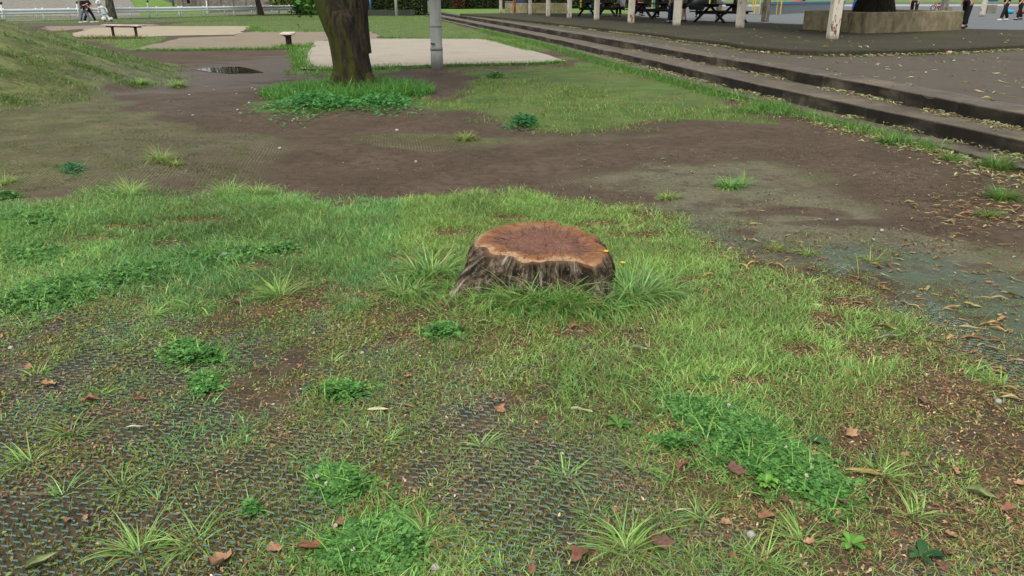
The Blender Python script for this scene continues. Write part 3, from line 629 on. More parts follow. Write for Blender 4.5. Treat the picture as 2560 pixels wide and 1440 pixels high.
P = np.array(Pd(776, 76.5, 1.25))+rng.normal(size=(4200, 3))*np.array([.95, .6, .8]); P = P[P[:, 2] > .05]
leafcloud(P, .2, [(58, 104, 36), (78, 130, 46), (44, 80, 30), (100, 146, 58)], 'leaves', t)
m = MB(); qq = Pd(772, 77.5, 0)
for a in range(5): m.tube([qq, (qq[0]+math.cos(a*1.3)*.4, qq[1]+math.sin(a*1.3)*.3, 1.0)], [.04, .015], 6)
m.build('stems', M_BARKB, t)
# low wall under the hedge, poles on the back lawn
m = MB(); m.beam(Pd(880, 73.5, .24), Pd(1036, 73.5, .24), .3, .5, .03)
tag(m.build('low_wall', concrete('dark_wall', (66, 66, 62), (36, 36, 34), .5, .2).m), 'low dark grey wall at the foot of the hedge', 'wall')
qq = Pd(989, 71.2, 0)
t = empty('lamp_post', qq, 'thin white lamp post in front of the dark hedge', 'lamp post'); m = MB()
m.tube([qq, (qq[0], qq[1], 2.5), (qq[0], qq[1], 5.5)], [.13, .12, .09], 12); m.build('pole', plain('white_lamp_paint', (206, 208, 204), .5, .08), t, True)
m = MB(); m.tube([(qq[0], qq[1], 5.5), (qq[0], qq[1], 5.9)], [.22, .28], 14); m.ball((qq[0], qq[1], 5.95), (.3, .3, .14)); m.build('lamp_head', plain('lamp_head_white', (210, 210, 206), .4, .05), t, True)
qq = Pd(925, 74.6, .35)
t = empty('blue_pole', qq, 'short sky blue pole beside the big tree trunk at the hedge', 'pole'); m = MB()
m.tube([(qq[0], qq[1], .5), (qq[0], qq[1], 2.6)], .1, 10); m.build('pole', plain('sky_blue_paint', (98, 148, 196), .45, .1), t, True)
# ---- the concrete pole in mid lawn
pq = at(1093, 172)
t = empty('light_pole', tuple(pq), 'round grey concrete light pole rising beside the paved court', 'light pole')
kk = NM('pole_concrete', .7, .3); p = kk.obj(); c1 = kk.ramp(kk.noise(3, 5, .65, kk.scaled(p, (3, 3, .6))), [(.3, L3(146, 148, 142)), (.7, L3(172, 174, 168))])
sz = kk.n('SeparateXYZ'); kk.l(p, sz.inputs[0])
c1 = kk.mix(kk.math('MULTIPLY', kk.step(sz.outputs[2], .4, .0), .3), c1, L3(128, 120, 104)); kk.col(c1); kk.bump(kk.noise(60, 4, .6, p), .004)
m = MB(); x, y = pq.x, pq.y; m.tube([(x, y, -.1), (x, y, .44), (x, y, .445), (x, y, 1.6), (x, y, 6.5)], [.138, .136, .130, .128, .10], 28); m.build('pole', kk.m, t, True)
mb_ = plain('band_steel', (150, 152, 148), .5, .1)
for z_, h_, r_ in ((.40, .07, .1405), (.90, .03, .1345)): m = MB(); m.tube([(x, y, z_), (x, y, z_+h_)], r_, 28); m.build('band', mb_, t, True)
m = MB(); m.box((x-.07, y-.125, .55), (.09, .03, .035), rz=-.4, bev=.005); m.build('plate', plain('pole_plate', (92, 104, 112), .5), t)
m = MB(); m.tube([(x, y, 6.4), (x-.4, y-.2, 6.8), (x-1.0, y-.5, 6.9)], .03, 8); m.ball((x-1.2, y-.6, 6.87), (.3, .14, .08)); m.build('lamp_head', plain('lamp_grey', (150, 150, 150), .4), t, True)
# ---- two slab benches
M_IRON = plain('rusty_iron_leg', (62, 46, 38), .7, .3, 12); M_SLAB = concrete('bench_slab', (206, 196, 176), (120, 110, 92), .4, .1).m
def bench(c, ux, L, wd, h, lab, legw):
    t = empty('bench', tuple(c), lab, 'bench'); a = math.atan2(ux.y, ux.x); m = MB(); m.box((c.x, c.y, h-.03), (L, wd, .055), a, bev=.012); m.build('seat', M_SLAB, t)
    for s in (-1, 1):
        p = c+ux*(L*.31*s); m = MB(); m.tube([(p.x, p.y, -.05), (p.x, p.y, h-.10)], legw, 10); m.tube([(p.x, p.y, h-.13), (p.x, p.y, h-.065)], [legw, legw*2.3], 10); m.build('leg', M_IRON, t, True)
    m = MB(); m.box((c.x, c.y, h-.085), (L*.9, wd*.3, .04), a); m.build('seat_rail', M_IRON, t)
a = at(283, 93.5); b = at(344, 95); cc = (a+b)/2; u = (b-a).normalized(); bench(cc, u, 1.52*(b-a).length, .42, .50, 'pale slab bench on two brown iron legs in front of the sand area', .055)
c = at(722, 118); bench(c+Vector((-.1, .42, 0)), Vector((-.21, 1, 0)).normalized(), 1.3, .44, .44, 'pale slab bench seen end on, at the gravel edge left of the big tree', .07)
# ================================================================ the stump
OUT = [(560, 400), (620, 348), (700, 308), (860, 255), (1000, 232), (1080, 225), (1250, 212), (1410, 225), (1445, 262), (1580, 270), (1640, 292), (1672, 315), (1740, 345), (1820, 368), (1832, 395), (1768, 402), (1800, 425), (1860, 455), (1915, 485), (1935, 520), (1930, 555), (1885, 560), (1868, 610), (1800, 655), (1700, 628), (1600, 606), (1450, 592), (1330, 600), (1230, 612), (1150, 610), (1060, 612), (1000, 600), (950, 565), (890, 545), (800, 548), (745, 530), (722, 490), (690, 472), (620, 470), (555, 472), (535, 440)]
ZT = .235
rim = np.array([tuple(at(1060+a/4.235, 500+b/4.235, ZT))[:2] for a, b in OUT]); SC = rim.mean(0)
th = np.arctan2(rim[:, 1]-SC[1], rim[:, 0]-SC[0]); rr = np.hypot(rim[:, 0]-SC[0], rim[:, 1]-SC[1]); o = np.argsort(th); th = th[o]; rr = rr[o]
NA_ = 400; A = np.linspace(-math.pi, math.pi, NA_, endpoint=False); RIM = np.interp(A, np.concatenate([th-2*math.pi, th, th+2*math.pi]), np.tile(rr, 3))
RIM = .25*np.roll(RIM, 1)+.5*RIM+.25*np.roll(RIM, -1); RIM += .004*noise2(A*3, A*0, .3, 2)
root = at(1163, 733); ra = math.atan2(root.y-SC[1], root.x-SC[0]); rl = math.hypot(root.x-SC[0], root.y-SC[1])
dA = lambda a0: np.abs((A-a0+math.pi) % (2*math.pi)-math.pi)
BASE = RIM*1.07+.03+.015*noise2(A*2, A*0+2, .8, 4)
BASE = BASE+(rl*1.30-np.interp(ra, A, BASE))*np.exp(-(dA(ra)/.19)**2)+.10*np.exp(-(dA(.2)/.3)**2)+.08*np.exp(-(dA(1.9)/.3)**2)+.06*np.exp(-(dA(-.75)/.2)**2)
stump = empty('tree_stump', (SC[0], SC[1], 0), 'low freshly cut tree stump with reddish brown top and dark bark', 'stump')
V = []; rad = []
NT = 46
for j in range(NT+1):
    f = j/NT; rv = RIM*f; n_ = noise2(np.cos(A)*rv, np.sin(A)*rv, .10, 3); n2 = noise2(np.cos(A)*rv, np.sin(A)*rv, .022, 6)
    inner = 1/(1+np.exp((f-.74)*26)); z = ZT-.016*inner+.005*n_*inner+.0035*n2*inner+.0015*n2
    front = np.clip(-np.sin(A), 0, 1); z = z-np.clip((f-.86)/.14, 0, 1)**1.5*(.006+.011*front)+.003*noise2(A*2, A*0+f*3, .3, 1)
    V.append(np.stack([SC[0]+rv*np.cos(A), SC[1]+rv*np.sin(A), z], -1)); rad.append(np.full(NA_, f))
NS = 40; ztop = V[-1][:, 2]
fl = noise2(A*3.2, A*0, .34, 5); fl2 = noise2(A*9, A*0+5, .36, 8)
for j in range(1, NS+1):
    f = j/NS; e = f**.75 if True else f
    d_ = noise2(A*3.2+f*.5, A*0+f*.9, .34, 5)*.012+noise2(A*9, A*0+f*2.2, .36, 8)*.007+noise2(A*20, A*0+f*5, .5, 2)*.003
    # bark sits a little outside the wood, with a torn lip
    rv = RIM*(1-e)+BASE*e+.006*min(1, f*6)+d_*min(1, f*5)
    rv = rv+(rl*.30)*np.exp(-(dA(ra)/.20)**2)*0*f
    V.append(np.stack([SC[0]+rv*np.cos(A), SC[1]+rv*np.sin(A), ztop*(1-f)-.05*f], -1)); rad.append(np.full(NA_, 1+f))
V = np.concatenate(V)-np.array([SC[0], SC[1], 0]); rad = np.concatenate(rad); rows = NT+NS+1; F = np.arange(rows*NA_).reshape(rows, NA_)
def ringmesh(name, r0, r1, mat):
    I = F[r0:r1+1]; q = np.stack([I[:-1], np.roll(I[:-1], -1, 1), np.roll(I[1:], -1, 1), I[1:]], -1).reshape(-1, 4)[:, ::-1]
    used = np.unique(q); mp = np.full(rows*NA_, -1); mp[used] = np.arange(len(used))
    return link(name, npmesh(name, V[used], mp[q].ravel(), np.arange(len(q))*4, dict(rad=rad[used])), mat, stump, True)
kk = NM('cut_wood', .8, .2); p = kk.obj(); r_ = kk.attr('rad'); n1 = kk.noise(9, 5, .6, p); n2 = kk.noise(60, 5, .7, p); n3 = kk.noise(210, 3, .65, p)
re = kk.math('ADD', r_, kk.math('MULTIPLY', kk.math('SUBTRACT', n1, .5), .28))
rings = kk.math('SINE', kk.math('MULTIPLY', re, 190.0))
heart = kk.mix(kk.step(n2, .3, .7), L3(112, 78, 64), L3(150, 108, 90)); heart = kk.mix(kk.math('MULTIPLY', kk.step(n3, .55, .7), .7), heart, L3(70, 42, 34)); heart = kk.mix(kk.math('MULTIPLY', kk.step(kk.noise(130, 2, .5, p), .64, .72), .5), heart, L3(178, 138, 116))
sapw = kk.mix(kk.step(n1, .35, .65), L3(152, 102, 66), L3(172, 124, 86)); sapw = kk.mix(kk.math('MULTIPLY', kk.step(rings, .2, .9), .22), sapw, L3(120, 70, 40)); sapw = kk.mix(kk.math('MULTIPLY', kk.step(n2, .6, .75), .4), sapw, L3(112, 66, 38))
pale = kk.mix(kk.step(n2, .35, .7), L3(204, 172, 136), L3(182, 142, 106))
sep = kk.n('SeparateXYZ'); kk.l(p, sep.inputs[0])
fr = kk.step(kk.math('SUBTRACT', kk.math('MULTIPLY', sep.outputs[1], -1.0), kk.math('MULTIPLY', sep.outputs[0], .9)), -.05, .25)
c = kk.mix(kk.step(re, .70, .80), heart, sapw); c = kk.mix(kk.math('MULTIPLY', kk.step(re, .92, .985), kk.math('MULTIPLY_ADD', fr, .85, .12)), c, pale)
c = kk.mix(kk.math('MULTIPLY', kk.step(kk.math('ABSOLUTE', kk.math('SUBTRACT', re, .82)), .02, .0), .35), c, L3(96, 58, 34))
ang_ = kk.math('ARCTAN2', sep.outputs[1], sep.outputs[0]); cv = kk.n('CombineXYZ'); kk.l(kk.math('MULTIPLY', ang_, 7.0), cv.inputs[0]); kk.l(kk.math('MULTIPLY', r_, 1.1), cv.inputs[1])
crk = kk.math('MULTIPLY', kk.step(kk.math('ABSOLUTE', kk.math('SUBTRACT', kk.noise(1.6, 3, .6, cv.outputs[0]), .5)), .014, .003), kk.step(r_, .35, .75))
saw = kk.noise(1.0, 4, .7, kk.scaled(p, (10, 150, 10), (0, 0, .5)))
c = kk.mix(kk.math('MULTIPLY', kk.step(saw, .45, .7), .28), c, L3(110, 76, 56)); c = kk.mix(kk.math('MULTIPLY', crk, .8), c, L3(52, 34, 26)); c = kk.mix(kk.math('MULTIPLY', kk.step(kk.noise(5, 5, .7, p), .5, .7), .3), c, L3(140, 122, 106))
kk.col(c); kk.bump(kk.math('SUBTRACT', kk.math('ADD', kk.math('ADD', kk.math('MULTIPLY', n2, .8), n3), kk.math('MULTIPLY', saw, .6)), crk), .007, .9)
ringmesh('cut_top', 0, NT+1, kk.m)
kk = NM('stump_bark', .95, .12); p = kk.obj()
v = kk.n('CombineXYZ'); sp = kk.n('SeparateXYZ'); kk.l(p, sp.inputs[0]); th_ = kk.math('ARCTAN2', sp.outputs[1], sp.outputs[0])
kk.l(kk.math('MULTIPLY', th_, 11.0), v.inputs[0]); kk.l(kk.math('MULTIPLY', sp.outputs[2], 9.0), v.inputs[1]); kk.l(kk.attr('rad'), v.inputs[2])
f1 = kk.noise(1.0, 6, .72, v.outputs[0], .5); f2 = kk.noise(3.1, 5, .7, v.outputs[0]); f3 = kk.noise(90, 4, .7, p)
c = kk.ramp(f1, [(.34, L3(22, 20, 16)), (.45, L3(66, 58, 47)), (.56, L3(122, 106, 88)), (.68, L3(190, 180, 164))])
c = kk.mix(kk.math('MULTIPLY', kk.step(f2, .5, .62), .75), c, L3(36, 33, 26)); c = kk.mix(kk.math('MULTIPLY', kk.step(f3, .58, .7), .55), c, L3(168, 160, 146))
c = kk.mix(kk.math('MULTIPLY', kk.step(kk.noise(14, 4, .7, p), .55, .66), .55), c, L3(44, 42, 30))
c = kk.mix(kk.math('MULTIPLY', kk.step(kk.math('ADD', kk.attr('rad'), kk.math('MULTIPLY', f1, .2)), 1.20, 1.10), .75), c, kk.mix(f3, L3(128, 84, 60), L3(170, 124, 92))); kk.col(c); kk.bump(kk.math('ADD', f1, kk.math('MULTIPLY', f3, .4)), .02, 1.0)
ringmesh('bark', NT+1, NT+NS, kk.m)
# ================================================================ pergola, tables, planters
FZ = .5
kk = NM('peeling_white_paint', .7, .25); p = kk.obj(); sc = kk.scaled(p, (7, 7, 2.2)); nz = kk.noise(1, 6, .72, sc)
c = kk.mix(kk.noise(4, 4, .6, p), L3(196, 188, 166), L3(220, 214, 198)); c = kk.mix(kk.step(nz, .56, .62), c, L3(128, 88, 52)); c = kk.mix(kk.step(nz, .64, .68), c, L3(46, 34, 26))
sz = kk.n('SeparateXYZ'); kk.l(kk.pos(), sz.inputs[0]); c = kk.mix(kk.math('MULTIPLY', kk.step(kk.math('ADD', sz.outputs[2], kk.math('MULTIPLY', nz, .25)), .78, .58), .85), c, L3(78, 62, 44)); kk.col(c); kk.bump(nz, .01); M_PPAINT = kk.m
M_PRUST = bark('orange_rust_paint', (150, 104, 68), (170, 150, 120), .3)
M_TIMB = bark('weathered_beam', (120, 112, 98), (80, 80, 60), .3)
FRONTP = [(1252, 32.3, .17, 0), (1286, 34.5, .17, 1), (1325, 36.5, .18, 0), (1370, 41, .19, 0), (1423, 45, .20, 0), (1491, 50, .21, 0), (1577, 58, .22, 0), (1691, 63.5, .24, 0), (1849, 69.5, .24, 0), (2080, 97.5, .24, 0)]
pg = empty('pergola', tuple(at(1849, 69.5, FZ)), 'long white painted pergola with rust spotted square posts over the picnic tables', 'pergola')
fp = []
for px, py, w_, ru in FRONTP:
    c = at(px, py, FZ); fp.append(c); m = MB(); a = math.atan2(c.x, c.y)
    m.box((c.x, c.y, FZ+1.1), (w_, w_, 2.24), -a+.42, bev=.012); o = m.build('post', M_PRUST if ru else M_PPAINT, pg)
    if ru: o['label'] = 'orange brown rusty post'
for px, py, w_ in [(1795, 46, .20), (1912, 52.5, .25), (2281, 38, .22), (2455, 40, .22)]:
    c = at(px, py, FZ); m = MB(); m.box((c.x, c.y, FZ+1.1), (w_, w_, 2.24), .5, bev=.012); o = m.build('post', M_TIMB if px < 2000 else M_PPAINT, pg)
bk = [c+Vector((3.6, 2.2, 0)) for c in fp]
for i in range(len(fp)-1):
    for P_ in (fp, bk):
        m = MB(); m.beam(P_[i]+Vector((0, 0, 2.3)), P_[i+1]+Vector((0, 0, 2.3)), .14, .2, .01); m.build('beam', M_PPAINT, pg)
m = MB()
for i in range(len(fp)-1):
    L = (fp[i+1]-fp[i]).length; kx = max(1, int(L/.6))
    for j in range(kx):
        a = fp[i].lerp(fp[i+1], j/kx); b = bk[i].lerp(bk[i+1], j/kx); d = (b-a).normalized(); m.beam(a-d*.5+Vector((0, 0, 2.46)), b+d*.5+Vector((0, 0, 2.46)), .07, .12)
m.build('rafters', M_PPAINT, pg)
C = []
for i in range(len(fp)-1):
    n_ = int(520*(fp[i+1]-fp[i]).length); a = rng.random((n_, 1)); b = rng.uniform(-.1, 1.1, (n_, 1)); A0, A1, B0, B1 = [np.array(v[:]) for v in (fp[i], fp[i+1], bk[i], bk[i+1])]
    C.append((A0*(1-a)+A1*a)*(1-b)+(B0*(1-a)+B1*a)*b+np.array([0, 0, 2.62])+rng.normal(size=(n_, 3))*[.1, .1, .12])
leafcloud(np.concatenate(C), .24, G2, 'added_shade_leaves', pg)  # unseen leaf layer added above the rafters to shade the floor
M_DWOOD = plain('dark_stained_timber', (40, 34, 29), .7, .3, 8, .25, .004)
def table_at(x, y, a, lab):
    t = empty('picnic_table', (0, 0, 0), lab, 'picnic table', 'dark picnic tables under the pergola'); L = 2.1
    m = MB()
    for i in range(5): m.box((0, -.34+.17*i, .75), (L, .155, .045), bev=.006)
    m.build('table_top', M_DWOOD, t)
    for s in (-1, 1):
        m = MB()
        for k_ in (-.09, .09): m.box((0, s*.72+k_, .45), (L, .16, .05), bev=.006)
        m.build('bench_seat', M_DWOOD, t)
    for e_ in (-.72, .72):
        m = MB()
        for s in (-1, 1): m.beam((e_, s*.86, 0), (e_+.0, -s*.06, .725), .06, .13, .006, up=(1, 0, 0))
        m.box((e_+.06, 0, .40), (.05, 1.72, .12), bev=.006); m.box((e_+.06, 0, .70), (.05, .8, .09)); m.build('leg_frame', M_DWOOD, t)
    t.location = (x, y, FZ); t.rotation_euler = (0, 0, a); return t
tp = at(1800, 55.5, FZ); t1 = table_at(tp.x, tp.y, .62, 'dark timber picnic table nearest the planter, right of the two standing people')
a1 = at(1630, 47, FZ); copy_thing(t1, (a1.x, a1.y, FZ), .55, label='dark timber picnic table in the middle, behind the person in navy trousers')
a2 = at(1492, 40.5, FZ); copy_thing(t1, (a2.x, a2.y, FZ), .5, label='dark timber picnic table farthest left, with the person in a white shirt')
# planters
M_PLANT = concrete('planter_concrete', (150, 138, 108), (56, 49, 36), .7, .15).m
def planter(P, h, z, lab, soilm):
    c = sum(P, Vector())/len(P); t = empty('planter', (c.x, c.y, z), lab, 'planter'); n = len(P); m = MB(); V = []
    I = [p+(c-p).normalized()*.28 for p in P]
    B_ = .02
    for Q, zz in ((P, z-.02), (P, z+h-B_), ([p+(c-p).normalized()*B_ for p in P], z+h), ([p-(c-p).normalized()*B_ for p in I], z+h), (I, z+h-B_), (I, z+h-.2)):
        V += [(p.x, p.y, zz) for p in Q]
    F = [(r*n+i, r*n+(i+1) % n, r*n+n+(i+1) % n, r*n+n+i) for r in range(5) for i in range(n)]
    m.add(V, F); m.build('wall', M_PLANT, t); m = MB(); m.prism([(p.x, p.y) for p in I], z+h-.35, z+h-.06); m.build('soil', soilm, t); return t, c
M_SOIL = plain('planter_soil', (44, 42, 30), .95, .4, 10)
pl, pr, pf = at(2006, 73, FZ), at(2402, 74.5, FZ), at(2160, 84, FZ); pb = pl+pr-pf
planter([pl, pf, pr, pb], .60, FZ, 'big stained concrete planter box with a dark tree growing in it', M_SOIL)
qd = (pr-pf).normalized(); tc = (pl+pr)/2
dt = tc.y*.96; tx = (2226-1280)/2033*dt*1.0
tree('tree', tx, tc.y, .52, 3.6, .0, M_BARKD, 'thick dark tree trunk growing out of the big planter box', cr=2.6, n=3500, flare=1.25, z=FZ+.5, pal=G2)
a, b = at(1316, 33.5, .395), at(1425, 31.5, .395); d = (b-a); nn = Vector((-d.y, d.x, 0)).normalized()*2.4
planter([a, b, b+nn, a+nn], 72/100+0, .395, 'brownish planter box behind the white pergola posts at the far left', M_SOIL)
c = (a+b)/2+nn*.4; c.x += .4
tree('tree', c.x, c.y, .26, 3.2, .1, M_BARKD, 'dark slim tree trunk in the farther planter behind the pergola', cr=1.8, n=1500, z=1.0, pal=G2)
# blocks, bins, bags
M_BLOCK = concrete('pale_block', (132, 130, 116), (100, 96, 84), .3, .1).m
def block(px, py, w_, dp, h, lab, name='concrete_block', z=.47):
    c = at(px, py, z); m = MB(); m.box((c.x, c.y+dp/2, z+h/2), (w_, dp, h), .12, bev=.02); return tag(m.build(name, M_BLOCK), lab, 'block')
block(2362, 31, .42, .42, 1.5, 'tall grey green concrete pillar behind the right end of the planter', 'concrete_pillar')
block(2373, 38, .30, .4, .52, 'low pale concrete block leaning against the tall concrete pillar')
block(2478, 33, .70, .5, .56, 'low grey concrete block behind the person carrying the cyan bag')
c = at(1273, 27, .395); t = empty('litter_bin', tuple(c), 'dark box shaped bin on the upper lawn behind the second pergola post', 'bin')
m = MB(); m.box((c.x, c.y, .395+.3), (.75, .6, .6), bev=.03); m.build('body', plain('bin_black', (30, 33, 36), .6), t); m = MB(); m.box((c.x, c.y, .395+.72), (.8, .65, .22), bev=.05); m.build('lid', plain('bin_grey', (96, 94, 90), .6), t)
def lump(name, c, r, mat, lab, cat, k=0, parts=()):
    m = MB(); m.ball((0, 0, 0), (1, 1, 1), 20, 14); V = np.array(m.v); f = 1+.16*noise2(V[:, 0]+k, V[:, 1]+V[:, 2]*1.3, 1.0, k); V = V*f[:, None]*np.array(r); V[:, 2] = np.maximum(V[:, 2], -r[2]*.8)
    m.v = [tuple(v) for v in V]; o = m.build(name, mat, None, True); o.location = (c[0], c[1], c[2]+r[2]*.8); return tag(o, lab, cat)
c = at(1302, 29, .395); lump('cloth_bundle', (c.x, c.y, .395), (.42, .4, .85), plain('navy_cloth', (48, 62, 92), .8, .3, 5), 'navy blue cloth bundle between the rusty post and the planter', 'bundle', 3)
c = at(1743, 46, FZ); t = lump('bag', (c.x, c.y+.1, FZ+.42), (.5, .22, .42), plain('black_nylon', (20, 22, 26), .55), 'large black bag on the bench beside the bare legged person', 'bag', 5)
c = at(1806, 46, FZ); lump('plastic_bag', (c.x-.05, c.y, FZ+.78), (.13, .12, .19), plain('white_plastic', (206, 208, 214), .35, .08), 'small white plastic bag on the picnic table nearest the planter', 'bag', 7)
# ================================================================ people
def skinned(name, J, E_, mat, parent, sub=1):
    """J: name -> (position, radius); one continuous skin over the joints"""
    ks = list(J); me = bpy.data.meshes.new(name); me.from_pydata([J[k][0] for k in ks], [(ks.index(a), ks.index(b)) for a, b in E_], [])
    o = bpy.data.objects.new(name, me); COL.objects.link(o); sm = o.modifiers.new('s', 'SKIN'); sm.use_smooth_shade = True
    for i, k in enumerate(ks):
        r = J[k][1]; r = r if hasattr(r, '__len__') else (r, r); me.skin_vertices[0].data[i].radius = r; me.skin_vertices[0].data[i].use_root = (i == 0)
    if sub: u = o.modifiers.new('u', 'SUBSURF'); u.levels = sub; u.render_levels = sub
    bpy.context.view_layer.update(); dg = bpy.context.evaluated_depsgraph_get(); nm = bpy.data.meshes.new_from_object(o.evaluated_get(dg)); nm.name = name
    bpy.data.objects.remove(o); nm.materials.clear(); q = link(name, nm, mat, parent, True); return q
M_SKIN = plain('skin', (206, 160, 132), .55, .08, 3)
def person(loc, yaw, h, lab, top, legs, shoe, hair, hips=(0, 0), knees=(0, 0), arms=(0, 0), elbows=(10, 10), lean=0, sit=None, sleeve=.5, leg=1.0, spread=.1, group=None, z0=None):
    t = empty('person', (0, 0, 0), lab, 'person', group); k = h/1.7
    up, lo, an = .42*k, .40*k, .085*k
    def legpts(side, hp, kn):
        x = side*spread*k; a = R(hp); b = a-R(kn); K = Vector((x, math.sin(a)*up, -math.cos(a)*up)); F = K+Vector((0, math.sin(b)*lo, -math.cos(b)*lo)); return Vector((x, 0, 0)), K, F
    L = [legpts(s, hips[i], knees[i]) for i, s in enumerate((-1, 1))]
    ph = sit if sit is not None else max(-l[2].z for l in L)+an
    O = Vector((0, 0, ph)); ln = R(lean); tz = Vector((0, math.sin(ln), math.cos(ln)))
    sh = O+tz*.47*k; nk = O+tz*.55*k; hd = O+tz*.68*k
    J = {'pelvis': (O, (.15*k, .11*k)), 'waist': (O+tz*.2*k, (.125*k, .095*k)), 'chest': (O+tz*.38*k, (.15*k, .11*k)), 'neck': (nk, .052*k), 'chin': (nk+tz*.07*k+Vector((0, .015*k, 0)), .062*k), 'head': (hd+Vector((0, .01*k, 0)), (.075*k, .09*k)), 'crown': (hd+tz*.09*k, (.055*k, .065*k))}
    E_ = [('pelvis', 'waist'), ('waist', 'chest'), ('chest', 'neck'), ('neck', 'chin'), ('chin', 'head'), ('head', 'crown')]
    J['nose'] = (hd+Vector((0, .105*k, -.01*k)), .013*k); E_.append(('head', 'nose'))
    AR = []
    for i, s in enumerate((-1, 1)):
        H, K, F = L[i]; n = 'LR'[i]
        J['hip'+n] = (O+H*1.0+Vector((0, 0, -.04*k)), .085*k); J['knee'+n] = (O+K, .055*k); J['calf'+n] = (O+K*.6+F*.4, .056*k); J['ank'+n] = (O+F, .036*k); J['toe'+n] = (O+F+Vector((0, .13*k, -.05*k)), .035*k)
        E_ += [('pelvis', 'hip'+n), ('hip'+n, 'knee'+n), ('knee'+n, 'calf'+n), ('calf'+n, 'ank'+n), ('ank'+n, 'toe'+n)]
        a = R(arms[i]); b = a+R(elbows[i]); S0 = sh+Vector((s*.17*k, 0, -.02*k)); EL = S0+Vector((s*.03*k, math.sin(a)*.28*k, -math.cos(a)*.28*k)); WR = EL+Vector((-s*.01*k, math.sin(b)*.25*k, -math.cos(b)*.25*k)); dn = (WR-EL).normalized()
        J['sh'+n] = (S0, .05*k); J['el'+n] = (EL, .038*k); J['wr'+n] = (WR, .026*k); J['palm'+n] = (WR+dn*.07*k, (.036*k, .02*k)); E_ += [('chest', 'sh'+n), ('sh'+n, 'el'+n), ('el'+n, 'wr'+n), ('wr'+n, 'palm'+n)]
        sd_ = dn.cross(Vector((1, 0, 0))).normalized()
        for f in range(4):
            q1 = WR+dn*(.10+.004*f)*k+sd_*(.022*(f-1.5))*k; q2 = q1+(dn*.05+Vector((-s*.018, 0, 0)))*k*(1-.12*abs(f-1.4)); J['f%d%s' % (f, n)] = (q1, .0095*k); J['g%d%s' % (f, n)] = (q2, .0075*k); E_ += [('palm'+n, 'f%d%s' % (f, n)), ('f%d%s' % (f, n), 'g%d%s' % (f, n))]
        J['th'+n] = (WR+dn*.05*k+sd_*-.045*k, .010*k); J['ti'+n] = (WR+dn*.085*k+sd_*-.058*k, .008*k); E_ += [('palm'+n, 'th'+n), ('th'+n, 'ti'+n)]
        AR.append((S0, EL, WR))
    skinned('body', J, E_, M_SKIN, t)
    # clothes
    C = {'w': (O+tz*.08*k, (.165*k, .13*k)), 'p': (O+Vector((0, 0, -.02*k)), (.17*k, .135*k))}; E2 = [('w', 'p')]
    for i in range(2):
        H, K, F = L[i]; n = 'LR'[i]; C['h'+n] = (O+H+Vector((0, 0, -.06*k)), .105*k); e = K+(F-K)*((leg-.5)*2*.97) if leg > .5 else H+(K-H)*leg*2
        E2.append(('p', 'h'+n))
        if leg > .5: C['k'+n] = (O+K, .082*k); C['c'+n] = (O+K+(F-K)*((leg-.5)*.97), .080*k); C['e'+n] = (O+e, .074*k); E2 += [('h'+n, 'k'+n), ('k'+n, 'c'+n), ('c'+n, 'e'+n)]
        else: C['e'+n] = (O+e, .095*k); E2 += [('h'+n, 'e'+n)]
    skinned('trousers' if leg > .6 else 'shorts', C, E2, legs, t)
    C = {'c': (O+tz*.37*k, (.172*k, .13*k)), 'w': (O+tz*.2*k, (.155*k, .12*k)), 'p': (O+tz*.02*k, (.178*k, .142*k)), 'm': (O+tz*-.1*k, (.18*k, .145*k)), 'n': (O+tz*.50*k, .075*k)}; E2 = [('c', 'w'), ('w', 'p'), ('c', 'n')]
    if sit is None: E2.append(('p', 'm'))
    else: del C['m']
    for i in range(2):
        S0, EL, WR = AR[i]; n = 'LR'[i]; C['s'+n] = (S0, .068*k); E2.append(('c', 's'+n))
        if sleeve <= .5: C['e'+n] = (S0.lerp(EL, sleeve*2), .064*k); E2.append(('s'+n, 'e'+n))
        else: C['e'+n] = (EL, .056*k); C['r'+n] = (EL.lerp(WR, (sleeve-.5)*2), .046*k); E2 += [('s'+n, 'e'+n), ('e'+n, 'r'+n)]
    skinned('shirt', C, E2, top, t)
    for i in range(2):
        F = O+L[i][2]; m = MB(); m.ball((0, 0, 0), (.05*k, .145*k, .05*k), 14, 8); m.v = [(v[0]*(1.0 if v[1] > 0 else .85), v[1], max(v[2], -.035*k)*(1.2 if v[1] < -.03 else .8)) for v in m.v]; m.v = [(v[0]+F.x, v[1]+F.y+.055*k, v[2]+F.z-.048*k) for v in m.v]; m.build('shoe', shoe, t, True)
    m = MB(); m.ball(tuple(hd+tz*.035*k+Vector((0, -.018*k, 0))), (.088*k, .1*k, .095*k), 16, 10); m.v = [(x, y, z_ if y < .03*k else max(z_, (hd+tz*.05*k).z)) for x, y, z_ in m.v]; m.build('hair', hair, t, True)
    for s in (-1, 1):
        m = MB(); m.ball(tuple(hd+Vector((s*.03*k, .088*k, .012*k))), .011*k, 8, 6); m.build('eye', M_BLK, t, True)
    t.location = loc if z0 is None else (loc[0], loc[1], z0); t.rotation_euler = (0, 0, yaw); return t
M_BTEE = plain('black_tee', (24, 25, 30), .8, .2); M_JEAN = plain('pale_blue_denim', (108, 124, 146), .8, .2, 12); M_BLKT = plain('black_trouser_cloth', (17, 17, 20), .8, .2); M_NAVY = plain('navy_trouser_cloth', (26, 32, 56), .8, .2)
M_WSHOE = plain('white_shoe', (208, 208, 206), .5, .06); M_BSHOE = plain('blue_shoe', (44, 50, 100), .5, .1); M_DSHOE = plain('dark_shoe', (34, 34, 32), .6, .1); M_HAIR = plain('black_hair', (22, 19, 17), .5)
